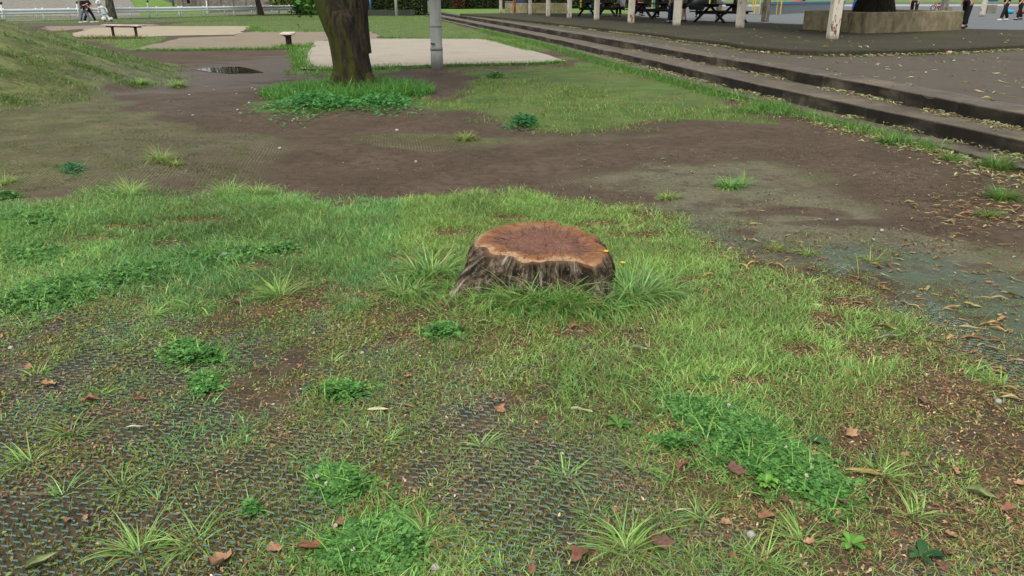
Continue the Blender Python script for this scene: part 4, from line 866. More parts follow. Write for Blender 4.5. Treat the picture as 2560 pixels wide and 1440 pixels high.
M_GSHIRT = plain('grey_shirt', (120, 124, 130), .8, .1); M_WSHIRT = plain('white_shirt', (196, 200, 206), .8, .08); M_RTEE = plain('dark_red_tee', (92, 30, 30), .8, .15)
a = at(214, 57.2); person((a.x, a.y, 0), -1.62, 1.72, 'person in loose black t-shirt and pale jeans striding past the guardrail', M_BTEE, M_JEAN, M_WSHOE, M_HAIR, hips=(26, -16), knees=(4, 12), arms=(-14, 20), elbows=(25, 90), lean=4, sleeve=.45)
a = at(226, 56.2); person((a.x, a.y, 0), -1.55, 1.74, 'person in black clothes walking beside the one in pale jeans', M_BTEE, M_BLKT, M_WSHOE, M_HAIR, hips=(24, -18), knees=(4, 10), arms=(30, 10), elbows=(45, 40), lean=3, sleeve=.5)
a = at(1675, 58, FZ); person((a.x, a.y, FZ), 1.3, 1.72, 'person in navy trousers and blue shoes standing left of a peeling post', M_GSHIRT, M_NAVY, M_BSHOE, M_HAIR, hips=(4, -4), knees=(2, 4), spread=.07)
a = at(1708, 54, FZ); person((a.x, a.y, FZ), 1.1, 1.6, 'bare legged person in shorts standing just right of a peeling post', M_GSHIRT, M_BLKT, M_DSHOE, M_HAIR, hips=(3, -3), knees=(2, 6), leg=.42, spread=.06)
a = at(1556, 42, FZ); person((a.x, a.y, FZ), .5, 1.66, 'seated person in white shirt and black trousers at the farthest left table', M_WSHIRT, M_BLKT, M_DSHOE, M_HAIR, hips=(86, 82), knees=(84, 92), arms=(40, 45), elbows=(40, 40), sit=.52, lean=10)
a = at(1752, 45, FZ); person((a.x, a.y+.1, FZ), 2.6, 1.66, 'seated person in dark clothes at the picnic table nearest the planter', M_BTEE, M_BLKT, M_DSHOE, M_HAIR, hips=(84, 88), knees=(86, 92), arms=(35, 45), elbows=(45, 40), sit=.52, lean=12)
a = at(1590, 40, FZ); person((a.x, a.y, FZ), -2.4, 1.64, 'seated person in dark red top at the middle picnic table', M_RTEE, M_BLKT, M_DSHOE, M_HAIR, hips=(84, 88), knees=(86, 92), arms=(35, 45), elbows=(45, 40), sit=.52, lean=12)
for px_, py_, yw, top_, lab_ in ((1834, 50, -2.5, M_BLKT, 'seated person in black on the right bench of the table nearest the planter'), (1503, 37.5, 2.6, M_NAVY, 'seated person in navy on the far bench of the farthest left table'), (1655, 45, .6, M_BTEE, 'seated person in black on the near bench of the middle table')):
    a = at(px_, py_, FZ); person((a.x, a.y, FZ), yw, 1.66, lab_, top_, M_BLKT, M_DSHOE, M_HAIR, hips=(85, 88), knees=(86, 92), arms=(35, 45), elbows=(45, 40), sit=.52, lean=12, sleeve=.8)
a = at(2281, 46, FZ); person((a.x, a.y, .47), 2.2, 1.78, 'person in black trousers standing behind the planter right of the tree', M_GSHIRT, M_BLKT, M_DSHOE, M_HAIR, hips=(9, -10), knees=(0, 4), spread=.14)
a = at(2408, 71, FZ); person((a.x, a.y, FZ), 1.9, 1.86, 'person in black trousers standing at the right end of the planter', M_GSHIRT, M_BLKT, M_DSHOE, M_HAIR, hips=(9, -13), knees=(0, 5), spread=.12)
a = at(2508, 52, .47); person((a.x, a.y, .47), 1.75, 1.76, 'person in black trousers and white shoes carrying a cyan bag', M_BTEE, M_BLKT, M_WSHOE, M_HAIR, hips=(18, -15), knees=(3, 8), arms=(18, -12), elbows=(10, 14), spread=.09)
a2_ = at(2478, 48, .47); lump('bag', (a2_.x-.1, a2_.y, .47+.86), (.30, .16, .24), plain('cyan_nylon', (36, 150, 196), .5, .15), 'bright cyan bag carried by the person in white shoes', 'bag', 2)
a = at(2545, 50, .47); person((a.x, a.y, .47), 1.7, 1.72, 'person in dark red top and black trousers at the right edge', M_RTEE, M_BLKT, M_BSHOE, M_HAIR, hips=(12, -12), knees=(3, 8), arms=(14, -14), elbows=(16, 14), sleeve=.4)
a = at(2521, 35, .47); lump('bag', (a.x, a.y, .47), (.30, .2, .16), plain('cyan_cloth', (52, 156, 200), .6, .15), 'cyan bag lying on the plaza between the two walkers at right', 'bag', 4)
a = at(2552, 35, .47); lump('bag', (a.x, a.y, .47), (.34, .2, .14), plain('red_white_cloth', (170, 70, 70), .6, .4), 'red and pale bag lying on the plaza at the right edge', 'bag', 6)
# the white figure built of balls beside the path
a = at(264, 54.2); t = empty('ball_figure', (a.x, a.y, 0), 'white figure with a black spotted ball head and ball feet beside the path', 'figure')
kk = NM('spotted_ball', .45, .4); vo = kk.n('TexVoronoi'); vo.inputs['Scale'].default_value = 5.2; kk.l(kk.obj(), vo.inputs['Vector']); kk.col(kk.mix(kk.step(vo.outputs['Distance'], .34, .28), L3(214, 214, 208), L3(36, 36, 38)))
M_FIG = plain('white_figure_paint', (204, 208, 204), .5, .12, 3); M_FIGB = plain('pale_blue_figure', (150, 178, 196), .5, .3, 5)
x, y = a.x, a.y; u = .029
def F_(px, py): return ((px-264)*u, 0, (54.2-py)*u)
m = MB(); q_ = F_(255, 13.5); m.ball((x+q_[0], y, q_[2]), .19, 20, 14); m.build('head', kk.m, t, True)
J = {'b': (Vector(F_(264, 32)), (.16, .13)), 'c': (Vector(F_(260, 22)), (.15, .12)), 'n': (Vector(F_(257, 18)), .07), 'h': (Vector(F_(266, 39)), (.15, .13)), 'l1': (Vector(F_(262, 43))+Vector((0, -.05, 0)), .08), 'l2': (Vector(F_(264, 48))+Vector((0, -.08, 0)), .06), 'r1': (Vector(F_(270, 43)), .08), 'r2': (Vector(F_(275, 48)), .06), 'a1': (Vector(F_(254, 24))+Vector((0, -.1, 0)), .06), 'a2': (Vector(F_(254, 37))+Vector((0, -.14, 0)), .05), 'd1': (Vector(F_(269, 25))+Vector((0, .05, 0)), .06), 'd2': (Vector(F_(273, 35)), .05)}
skinned('body', J, [('b', 'c'), ('c', 'n'), ('b', 'h'), ('h', 'l1'), ('l1', 'l2'), ('h', 'r1'), ('r1', 'r2'), ('c', 'a1'), ('a1', 'a2'), ('c', 'd1'), ('d1', 'd2')], M_FIG, t)
m = MB(); q_ = F_(265, 37); m.ball((x+q_[0], y, q_[2]), (.175, .155, .13), 16, 10); m.build('shorts', M_FIGB, t, True)
for px, py in ((263.5, 49.5), (277, 49.5)):
    q_ = F_(px, py); m = MB(); m.ball((x+q_[0], y-(.12 if px < 270 else 0), .165), .165, 18, 12); m.build('ball_foot', kk.m, t, True)
# ================================================================ playground things at the back right
M_YEL = plain('yellow_paint', (206, 182, 78), .45, .1); M_CYB = plain('light_blue_paint', (72, 130, 168), .45, .15); M_BLU = plain('deep_blue_paint', (34, 72, 160), .45, .1); M_GBAR = plain('grey_bar_paint', (112, 122, 126), .5, .15); M_RED = plain('red_paint', (176, 44, 62), .45, .2)
a = at(1900, 38, .47); b = at(2110, 27, .47); t = empty('bar_fence', tuple(a), 'fence of thin grey bars with a light blue top rail behind the pergola', 'fence')
L = (b-a).length; m = MB(); u = (b-a).normalized()
for i in range(int(L/.13)): q_ = a+u*(.13*i); m.tube([(q_.x, q_.y, .47), (q_.x, q_.y, 1.15)], .022, 6)
m.build('bars', M_GBAR, t); m = MB(); m.beam(a+Vector((0, 0, .72)), b+Vector((0, 0, .72)), .07, .16, .01); m.build('top_rail', M_CYB, t)
t = empty('climbing_frame', Pd(1640, 60, .47), 'yellow and blue playground climbing bars behind the picnic tables', 'climbing frame')
for i, px in enumerate((1452, 1632, 1652, 1775, 1840, 1884, 1890, 1902, 1930, 1945, 1955)):
    q_ = Pd(px, 58-i*.4, .47); m = MB(); m.tube([q_, (q_[0], q_[1], 2.6)], .055 if i < 4 else .045, 8); m.build('upright', M_YEL, t)
for (p0, p1, z_) in ((1600, 1680, 1.5), (1840, 1960, 2.2), (1625, 1780, 2.3)):
    m = MB(); m.beam(Pd(p0, 57, z_), Pd(p1, 55, z_), .05, .14, .01); m.build('crossbar', M_YEL, t)
q_ = Pd(1633, 57.5, .47); m = MB(); m.tube([(q_[0]+.1, q_[1], .47), (q_[0]+.1, q_[1], 2.0)], .06, 8); m.build('upright', M_CYB, t)
q_ = at(1475, 33, .395); m = MB(); m.tube([q_, (q_.x, q_.y, 1.0)], .07, 8); m.build('upright', M_CYB, t)
t = empty('swing_frame', tuple(at(2133, 22, .47)), 'deep blue and yellow swing posts behind the big planter', 'swing')
for px, py, mt, dx in ((2131, 23, M_BLU, .5), (2142, 17, M_BLU, .4), (2149, 15, M_YEL, .25), (2126, 10, M_YEL, .1), (2165, 16, M_CYB, -.3)):
    q_ = at(px, py, .47); m = MB(); m.tube([q_, (q_.x+dx*.6, q_.y, 2.6)], .10 if mt is M_BLU else .06, 10); m.build('post', mt, t)
q_ = at(2131, 23, .47); m = MB(); m.beam((q_.x-.5, q_.y+1.5, 2.55), (q_.x+2.2, q_.y+1.5, 2.55), .12, .12); m.build('crossbar', M_BLU, t)
q_ = at(1992, 25, .47); t = empty('spring_rider', tuple(q_), 'red spring rider toy behind the blue railed bar fence', 'spring rider'); x, y = q_.x, q_.y
m = MB(); m.tube([(x+.1*math.cos(i), y+.1*math.sin(i), .47+.02*i) for i in range(24)], .018, 6); m.build('spring', M_GBAR, t, True)
m = MB(); m.ball((x, y, 1.12), (.65, .2, .2), 18, 10); m.ball((x+.55, y, 1.45), (.22, .16, .22), 14, 10); m.ball((x-.6, y, 1.0), (.2, .12, .12), 12, 8); m.build('body', M_RED, t, True)
m = MB(); m.tube([(x+.3, y-.25, 1.42), (x+.3, y+.25, 1.42)], .03, 8); m.build('handle', M_YEL, t)
# small red bicycle
q_ = at(2340, 26.5, .47); t = empty('bicycle', tuple(q_), 'small red child bicycle parked behind the planter', 'bicycle'); x, y, z0 = q_.x-.3, q_.y, .47
def wheel(cx, r):
    w_ = MB(); w_.tube([(cx+r*math.cos(a), y, z0+.02+r+r*math.sin(a)) for a in np.linspace(0, 6.283, 29)], .035, 8); o = w_.build('wheel', M_BLK, t, True)
    m = MB()
    for a in np.linspace(0, 3.14, 5)[:-1]: m.tube([(cx-r*math.cos(a), y, z0+.02+r-r*math.sin(a)), (cx+r*math.cos(a), y, z0+.02+r+r*math.sin(a))], .008, 5)
    m.build('spokes', M_POSTW, o)
wheel(x, .2); wheel(x+.68, .2)
m = MB()
for a, b in (((0, .22), (.14, .62)), ((.14, .52), (.42, .30)), ((.42, .30), (.68, .22)), ((.42, .30), (.5, .56)), ((.14, .55), (.5, .52))): m.tube([(x+a[0], y, z0+a[1]), (x+b[0], y, z0+b[1])], .03, 8)
m.box((x+.48, y, z0+.26), (.36, .07, .16), bev=.03); m.build('frame', M_RED, t, True)
m = MB(); m.tube([(x+.16, y-.2, z0+.66), (x+.14, y, z0+.62), (x+.16, y+.2, z0+.66)], .018, 8); m.build('handlebar', M_GBAR, t); m = MB(); m.ball((x+.5, y, z0+.6), (.13, .07, .04), 12, 8); m.build('saddle', M_BLK, t, True)
# crushed drink can at the floor kerb
c = at(2372, 135, .378); m = MB(); m.tube([(c.x-.06, c.y, .41), (c.x-.05, c.y, .41), (c.x+.0, c.y+.01, .412), (c.x+.05, c.y+.02, .41), (c.x+.06, c.y+.02, .41)], [.026, .033, .028, .033, .026], 16)
kk = NM('can_print', .35, .5); sx = kk.n('SeparateXYZ'); kk.l(kk.obj(), sx.inputs[0]); kk.col(kk.mix(kk.step(kk.noise(14, 2, .5, kk.obj()), .45, .52), L3(214, 210, 204), L3(196, 84, 44)))
tag(m.build('drink_can', kk.m, None, True), 'crushed white and orange drink can at the foot of the floor kerb', 'can')
# ================================================================ grass, clover, litter
def blades(P, h, wd, az, lean, droop, col, seg=3, twist=None):
    """curved tapering blades; P roots, h length, az heading of the lean, lean 0..1, droop bends the tip down"""
    n = len(P); s = np.linspace(0, 1, seg+1); V = np.zeros((n, 2*seg+1, 3)); dx, dy = np.cos(az), np.sin(az)
    tw = az+math.pi/2+(rng.normal(0, .5, n) if twist is None else twist); sx, sy = np.cos(tw), np.sin(tw)
    for i, q in enumerate(s):
        a = lean*1.2+droop*q; hor = h*q*np.sin(np.minimum(a, 1.9)); ver = h*(q*np.cos(np.minimum(lean*1.2+droop*q*.6, 1.75)))
        ww = wd*(1-q**2.2)*(.75+.5*q*(1-q)*2)/2
        C = P+np.stack([dx*hor, dy*hor, ver], -1)
        if i < seg:
            off = np.stack([sx*ww, sy*ww, 0*ww], -1); V[:, 2*i] = C-off; V[:, 2*i+1] = C+off
        else: V[:, 2*seg] = C
    nv = 2*seg+1; f = []
    for i in range(seg-1): f.append([2*i, 2*i+1, 2*i+3, 2*i+2])
    tri = [2*seg-2, 2*seg-1, 2*seg]
    b = (np.arange(n)*nv)[:, None]; pat = np.array(sum(f, [])+tri); loops = (b+pat[None]).ravel()
    st = np.array([4*i for i in range(len(f)+1)]); starts = (np.arange(n)*len(pat))[:, None]+st[None]
    cc = np.repeat(col, nv, 0)
    return V.reshape(-1, 3), loops, starts.ravel(), cc
def join(parts):
    V = []; Lp = []; St = []; Cc = []; v0 = l0 = 0
    for a, b, c, d in parts:
        V.append(a); Lp.append(b+v0); St.append(c+l0); Cc.append(d); v0 += len(a); l0 += len(b)
    return np.concatenate(V), np.concatenate(Lp), np.concatenate(St), np.concatenate(Cc)
def put(name, parts, mat, parent=None):
    V, a, b, c = join(parts) if isinstance(parts, list) else parts
    return link(name, npmesh(name, V, a, b, None, c), mat, parent, False)
def z3(x, y): return np.stack([x, y, zground(x, y)], -1)
PX = np.arange(0, 2561, 160.0); PY = np.array([500, 560, 620, 680, 740, 800, 860, 920, 1000, 1080, 1160, 1240, 1320, 1440.0])
def G(s): return np.array([[float(c) for c in r.split()] for r in s.strip().split('\n')])
GD = G('''9 8 7 7 8 7 8 8 8 7 6 3 1 1 1 3 5
9 7 8 8 8 8 8 8 7 7 6 3 1 0 0 1 1
8 5 7 8 8 8 7 8 8 8 7 5 2 1 0 0 0
6 7 8 8 6 6 7 9 9 9 9 7 5 3 1 0 0
8 8 6 6 6 4 6 6 8 9 8 7 6 6 3 1 1
4 3 3 5 4 4 4 5 6 6 7 8 7 6 4 2 1
3 3 3 3 4 3 3 5 6 6 7 8 8 7 4 2 2
2 2 3 3 4 3 4 5 6 7 7 8 8 7 6 4 2
2 3 3 3 3 4 4 4 5 6 6 7 6 5 5 4 3
2 2 3 3 3 3 4 3 3 4 4 6 6 4 4 4 4
1 2 2 3 3 3 4 4 2 2 4 5 5 5 4 4 4
1 1 2 3 3 3 4 3 2 2 4 4 5 5 4 4 4
1 1 2 2 3 4 5 3 2 3 4 4 4 5 5 4 4
1 2 2 2 4 5 6 4 3 4 4 4 4 5 5 4 5''')/9
TD = G('''2 2 2 2 2 3 3 3 3 3 3 4 3 2 2 3 4
2 2 3 3 3 3 3 3 3 3 3 3 2 2 2 2 3
3 4 3 3 3 3 4 3 3 3 3 4 3 2 1 1 2
3 3 3 3 4 4 4 3 2 3 3 4 5 5 3 2 2
2 2 4 4 4 5 4 4 3 3 4 4 5 5 5 4 3
4 4 4 4 4 5 6 5 5 6 5 4 5 6 6 5 3
4 4 4 4 4 5 5 5 5 5 4 4 4 5 6 5 4
3 4 4 4 5 5 5 5 5 4 4 4 4 5 7 7 5
4 4 4 5 5 5 5 5 5 5 5 5 5 6 8 8 7
4 4 4 4 4 5 5 5 5 5 5 5 5 6 7 8 8
3 4 4 4 4 5 5 5 4 4 6 6 5 5 7 7 8
2 3 4 4 4 4 5 5 4 4 6 6 6 5 6 7 8
2 3 3 4 4 4 5 5 4 4 5 6 6 6 6 7 8
2 3 3 3 3 4 4 5 4 4 5 6 6 6 6 6 7''')/9
ND = G('''0 0 0 0 0 0 0 0 0 0 0 0 0 0 0 0 0
0 0 0 0 0 0 0 0 0 0 0 0 0 0 0 0 0
0 0 0 0 0 0 0 0 0 0 0 0 0 0 0 0 0
0 0 0 0 0 0 0 0 0 0 0 0 0 2 3 4 4
0 1 2 0 0 2 0 0 0 0 0 0 0 0 2 4 5
2 4 2 3 3 3 1 0 0 0 0 0 0 0 2 4 5
4 4 4 4 3 3 2 0 0 0 0 0 0 0 1 3 6
5 4 4 4 3 3 2 1 0 0 0 0 0 0 0 1 4
6 5 4 4 3 3 3 1 1 0 0 0 0 0 0 0 1
6 5 5 5 4 4 4 5 3 1 1 0 0 0 0 0 0
6 6 5 5 4 4 3 6 7 6 3 0 0 0 0 0 0
7 7 6 6 5 4 1 5 8 6 2 1 1 0 0 0 0
8 7 7 6 5 4 1 4 7 4 2 2 2 0 0 0 1
7 7 6 5 3 2 0 3 6 3 1 1 2 1 1 2 4''')/9
def bil(T, px, py):
    i = np.clip(np.interp(px, PX, np.arange(len(PX))), 0, len(PX)-1.001); j = np.clip(np.interp(py, PY, np.arange(len(PY))), 0, len(PY)-1.001)
    a = i.astype(int); b = j.astype(int); u = i-a; v = j-b
    return (T[b, a]*(1-u)+T[b, a+1]*u)*(1-v)+(T[b+1, a]*(1-u)+T[b+1, a+1]*u)*v
BARE = [(1110, 775, 62, 17), (1455, 822, 80, 22), (1525, 788, 58, 17), (950, 735, 85, 20), (1035, 862, 34, 30), (2110, 765, 95, 18), (2075, 810, 75, 26), (1990, 885, 60, 20), (640, 665, 60, 11), (705, 640, 60, 9), (235, 602, 95, 12), (310, 575, 60, 10), (520, 562, 80, 9), (1130, 585, 60, 12), (1700, 705, 55, 12), (1645, 765, 50, 12), (760, 770, 90, 22), (1490, 560, 60, 9), (1600, 590, 70, 10), (2200, 870, 110, 34), (2330, 1000, 120, 40), (2440, 1120, 120, 60), (2120, 1110, 90, 36), (1250, 1000, 70, 22), (1560, 1200, 70, 30), (1800, 1330, 80, 30), (700, 1090, 60, 16), (560, 1190, 70, 16), (880, 520, 60, 8), (1000, 650, 55, 10), (1270, 545, 50, 7), (1780, 830, 60, 14), (1880, 960, 60, 16), (430, 610, 60, 9)]
def bare(px, py, x, y):
    b = np.zeros(len(px)); n_ = .35*noise2(x, y, .14, 66)
    for a, c, rx, ry in BARE: b = np.maximum(b, np.clip(1.25-np.hypot((px-a)/rx, (py-c)/ry)+n_, 0, 1))
    return b
def field(n):
    """random places on the front lawn, with their density"""
    y = rng.uniform(1.15, 6.75, n); x = rng.uniform(-1, 1, n)*(.70*y+.55); x = x  # a fan a little wider than the view
    keep = rng.random(n) < (.70*y+.55)/(.70*6.75+.55); x, y = x[keep], y[keep]
    d = sdf(FRONT, x, y)+.09*noise2(x, y, .25, 9)+.10*noise2(x, y, .6, 12); px, py = topx(x, y); ok = d < .22*rng.random(len(d))**3
    x, y, px, py, d = x[ok], y[ok], px[ok], py[ok], d[ok]
    inst = np.hypot((x-SC[0])/.36, (y-SC[1])/.30) < 1.0
    x, y, px, py = x[~inst], y[~inst], px[~inst], py[~inst]
    return x, y, px, py
PALG = [(120, 160, 74), (141, 175, 90), (104, 145, 62), (154, 181, 104), (90, 130, 58)]
PALO = [(124, 132, 64), (142, 146, 78), (108, 118, 54), (98, 112, 50)]
PALD = [(82, 138, 70), (68, 120, 60), (98, 150, 80), (112, 160, 98)]
PALS = [(150, 128, 90), (128, 100, 66), (170, 148, 108), (112, 84, 56), (140, 112, 80)]
parts = []
x, y, px, py = field(1500000)
dg = bil(GD, px, py)*(1-.22*np.clip((px-1850)/350, 0, 1)*np.clip((py-820)/150, 0, 1)-.2*np.clip(1-np.abs(px-1000)/330, 0, 1)*np.clip(1-np.abs(py-800)/110, 0, 1))*(1-.85*bare(px, py, x, y)); cl = noise2(x, y, .34, 11)*.55+noise2(x, y, .12, 14)*.6-.17
den = np.clip(dg*1.15+cl*(.62-.20*dg), 0, 1.1)**1.35; k_ = rng.random(len(x)) < den*.90
x, y, px, py, dg = [v[k_] for v in (x, y, px, py, dg)]; n = len(x)
lush = np.clip(dg*1.3-.35+.35*noise2(x, y, .4, 17), 0, 1)
h = (.018+.030*lush)*rng.uniform(.6, 1.7, n); rt = rng.random(n); olive = np.clip(.62-lush+.25*noise2(x, y, .3, 21), .05, .8)
col = np.where((rt < olive)[:, None], tints(n, PALO), tints(n, PALG)); dry = rng.random(n) < .06+.10*(1-lush); col[dry] = tints(dry.sum(), PALS)
teal_g = ((noise2(x, y, .8, 25) > .35) & (rng.random(n) < .5) & (px < 1000)) | ((px < 1000) & (py < 790) & (rng.random(n) < .5)); col[teal_g] = tints(teal_g.sum(), PALD)
col *= (1+.20*noise2(x, y, .55, 27)+.12*noise2(x, y, .15, 29))[:, None]*np.array([1, 1, 1])+(.05*noise2(x, y, .7, 30)-.012)[:, None]*np.array([.7, .1, -.2])
col = np.clip(col, .01, .9)
# the short turf grows as small rosettes: roots pull together
x = x+.010*noise2(x, y, .05, 31); y = y+.010*noise2(x, y, .05, 33)
parts.append(blades(z3(x, y), h, rng.uniform(.0022, .0044, n), rng.uniform(0, 6.283, n), rng.uniform(.25, 1.15, n), rng.uniform(.1, .9, n), col, 2))
print('short', n)
# longer soft grass
x, y, px, py = field(330000); dg = bil(GD, px, py)*(1-.9*bare(px, py, x, y))
lg = np.clip(dg*1.5-.75, 0, 1)*np.clip(.28+1.0*noise2(x, y, .32, 41)+.4*noise2(x, y, .12, 42), 0, 1)
edge = np.clip(1-np.abs(sdf(FRONT, x, y))/.25, 0, 1)*(px < 1700)*np.clip(1.3*noise2(x, y, .4, 43), 0, 1)
near_st = np.hypot((x-SC[0])/.62, (y-SC[1]+.12)/.55); ring = np.clip(1.35-near_st, 0, .6)*(y < SC[1]+.15)*1.2
wl = np.clip(lg+.9*edge+ring, 0, 1); k_ = rng.random(len(x)) < wl*.62
x, y, px, py, ring = [v[k_] for v in (x, y, px, py, ring)]; n = len(x)
h = (.05+.085*rng.random(n)**1.6)*(1+1.0*np.clip(ring, 0, .6))*np.clip(.75+.3*noise2(x, y, .4, 44), .5, 1.3)
col = tints(n, PALG+PALD); yl = rng.random(n) < .12; col[yl] = tints(yl.sum(), PALO+PALS[:1])
hd = np.where(rng.random(n) < .6, 3.6+1.2*noise2(x, y, .7, 45), rng.uniform(0, 6.283, n))+rng.normal(0, .5, n)
parts.append(blades(z3(x, y), h, rng.uniform(.0026, .0055, n), hd, rng.uniform(.1, .7, n), rng.uniform(.4, 1.5, n), col, 4)); print('long', n)
tag(put('lawn_grass', parts, M_GRASS), 'patchy green lawn grass around the stump', 'grass', kind='stuff')
# tiny broad leaved weeds and moss between the strands
x, y, px, py = field(620000); dg = bil(GD, px, py)
wd_ = np.clip(.55+.75*noise2(x, y, .22, 51)+.35*noise2(x, y, .09, 53), 0, 1)*np.where(px < 1650, 1.0, .45)*np.clip(1.15-.75*dg, .2, 1); k_ = rng.random(len(x)) < wd_*np.where((px < 1100) & (py > 760), 1.0, .7)*(1-.55*bil(ND, px, py))
x, y = x[k_], y[k_]; n = len(x); C = z3(x, y); C[:, 2] += rng.uniform(.002, .012, n)
o = leafcloud(C, .0125, [(104, 118, 54), (120, 132, 64), (90, 112, 48), (100, 128, 60), (122, 116, 68)], 'low_weeds', None, M_LEAF, 1.2, .22); tag(o, 'tiny low weeds and moss growing through the netting', 'weeds', kind='stuff'); print('weeds', n)
x, y, px, py = field(330000); k_ = rng.random(len(x)) < np.clip(.45+.9*noise2(x, y, .16, 57), 0, 1)*np.where(px < 1700, 1, .6)*.8; x, y = x[k_], y[k_]; n = len(x)
put_ = blades(z3(x, y), rng.uniform(.012, .026, n), rng.uniform(.0016, .0028, n), rng.uniform(0, 6.28, n), rng.uniform(.0, .9, n), rng.uniform(0, .6, n), tints(n, [(118, 116, 58), (134, 126, 68), (108, 114, 52), (126, 108, 64)]), 2)
tag(put('moss_tufts', put_, M_GRASS), 'fine olive moss and seedling tufts in the lawn', 'moss', kind='stuff')
# straw and leaf crumbs
x, y, px, py = field(480000); td = bil(TD, px, py)+.4*bare(px, py, x, y); cl = noise2(x, y, .3, 61)*.6+noise2(x, y, .11, 63)*.4
k_ = rng.random(len(x)) < np.clip(td*1.12+cl*.35-.10, 0, 1)**1.3*.95; x, y, px, td = x[k_], y[k_], px[k_], td[k_]; n = len(x)
sel = rng.random(n) < .62; ns = int(sel.sum()); P = z3(x[sel], y[sel]); P[:, 2] += rng.uniform(.002, .012, ns)
s1 = blades(P, rng.uniform(.012, .05, ns), rng.uniform(.0012, .0026, ns), rng.uniform(0, 6.28, ns), rng.uniform(.95, 1.3, ns), rng.uniform(0, .35, ns), tints(ns, PALS), 2)
tag(put('dry_straw', s1, M_DRY), 'fine dry straw lying between the grass blades', 'straw', kind='stuff')
C = z3(x[~sel], y[~sel]); C[:, 2] += rng.uniform(.001, .008, len(C))
o = leafcloud(C, .0115, [(160, 118, 86), (128, 84, 60), (172, 138, 104), (106, 76, 56), (188, 166, 138), (140, 92, 66)], 'leaf_crumbs', None, M_DRY, 1.5, .2); tag(o, 'brown crumbs of dead leaves and bark on the lawn', 'leaf crumbs', kind='stuff'); print('straw', n)
# ---- netting of wavy green plastic strands, half sunk in the soil
V = []; F = []; dl = np.array([math.cos(-.76), math.sin(-.76)]); dn = np.array([-dl[1], dl[0]])
for j in range(-170, 170):
    s = np.arange(-5.2, 5.2, .0074); w_ = .0066*np.sin(s*2*math.pi/.042+(j % 2)*.9)+.012*noise2(s*.3, s*0+j*.03, .6, 2)
    bx = .0+dl[0]*s+dn[0]*(j*.029+w_); by = 3.4+dl[1]*s+dn[1]*(j*.029+w_)
    qx, qy = topx(bx, by); zz = zground(bx, by)-.0040+.0205*bil(ND, qx, qy)+.0050*noise2(bx, by, .34, 71)+.0032*noise2(bx, by, .10, 73); pz = zz-zground(bx, by)
    dd = sdf(FRONT, bx, by); ok = (by > 1.05) & (by < 5.0) & (np.abs(bx) < .7*by+.6) & (pz > -.004) & (dd < .15) & (np.hypot(bx-SC[0], by-SC[1]) > .45)
    wid = .0020+.0017*np.maximum(0, np.sin(s*2*math.pi/.042+(j % 2)*.9+.8))
    idx = np.flatnonzero(ok)
    if len(idx) < 2: continue
    for run_ in np.split(idx, np.flatnonzero(np.diff(idx) > 1)+1):
        if len(run_) < 3: continue
        b = len(V)
        for i in run_:
            V += [(bx[i]-dn[0]*wid[i], by[i]-dn[1]*wid[i], zz[i]-.003), (bx[i], by[i], zz[i]+.0012), (bx[i]+dn[0]*wid[i], by[i]+dn[1]*wid[i], zz[i]-.003)]
        for i in range(len(run_)-1): F += [(b+3*i, b+3*i+3, b+3*i+4, b+3*i+1), (b+3*i+1, b+3*i+4, b+3*i+5, b+3*i+2)]
mm = MB(); mm.v = V; mm.f = F; kk = NM('net_plastic', .5, .35); kk.col(kk.mix(kk.step(kk.noise(5, 5, .7), .35, .68), L3(84, 120, 108), L3(104, 120, 108))); kk.col(kk.mix(kk.math('MULTIPLY', kk.step(kk.noise(22, 4, .7), .5, .66), .6), kk.b.inputs['Base Color'].links[0].from_socket, L3(82, 76, 60)))
tag(mm.build('turf_net', kk.m), 'teal green plastic turf netting with wavy strands pressed into the lawn', 'turf netting'); print('net', len(V))
# ---- grass of the middle and far lawns
def inpoly(poly, n, pad=0.0):
    p = np.array(poly); lo = p.min(0); hi = p.max(0); x = rng.uniform(lo[0], hi[0], n); y = rng.uniform(lo[1], hi[1], n); d = sdf(poly, x, y)+pad*noise2(x, y, .5, 3); k_ = d < 0
    return x[k_], y[k_], d[k_]
parts = []
x, y, d = inpoly(RLAWN, 150000, .3); dr = sdf(DIRTR, x, y); k_ = (rng.random(len(x)) < np.clip(.50+.6*noise2(x, y, .8, 81)+.35*noise2(x, y, .25, 82), 0, 1)) & (dr > -.05); x, y, d = x[k_], y[k_], d[k_]; n = len(x)
tl = np.clip(.5+noise2(x, y, .9, 83), 0, 1); h = (.025+.07*tl*rng.random(n)); ol = rng.random(n) < .80-.5*tl; col = np.where(ol[:, None], tints(n, PALO), tints(n, [(84, 124, 44), (100, 138, 54), (72, 108, 38)])); dry = rng.random(n) < .07; col[dry] = tints(dry.sum(), PALS)
parts.append(blades(z3(x, y), h, rng.uniform(.005, .010, n), rng.uniform(0, 6.28, n), rng.uniform(.1, .9, n), rng.uniform(.2, .9, n), col, 2)); print('mid', n)
for poly, cnt, hh, pal in ((BACKL, 90000, .06, [(92, 130, 50), (108, 142, 62), (80, 116, 44)]), (TONG, 9000, .08, [(92, 132, 50), (110, 140, 62)]), (BORD, 9000, .10, [(78, 124, 44), (96, 138, 54)])):
    x, y, d = inpoly(poly, cnt, .2); n = len(x)
    parts.append(blades(z3(x, y), rng.uniform(.4, 1.5, n)*hh, rng.uniform(.010, .024, n), rng.uniform(0, 6.28, n), rng.uniform(.1, .8, n), rng.uniform(.2, .8, n), tints(n, pal), 2))
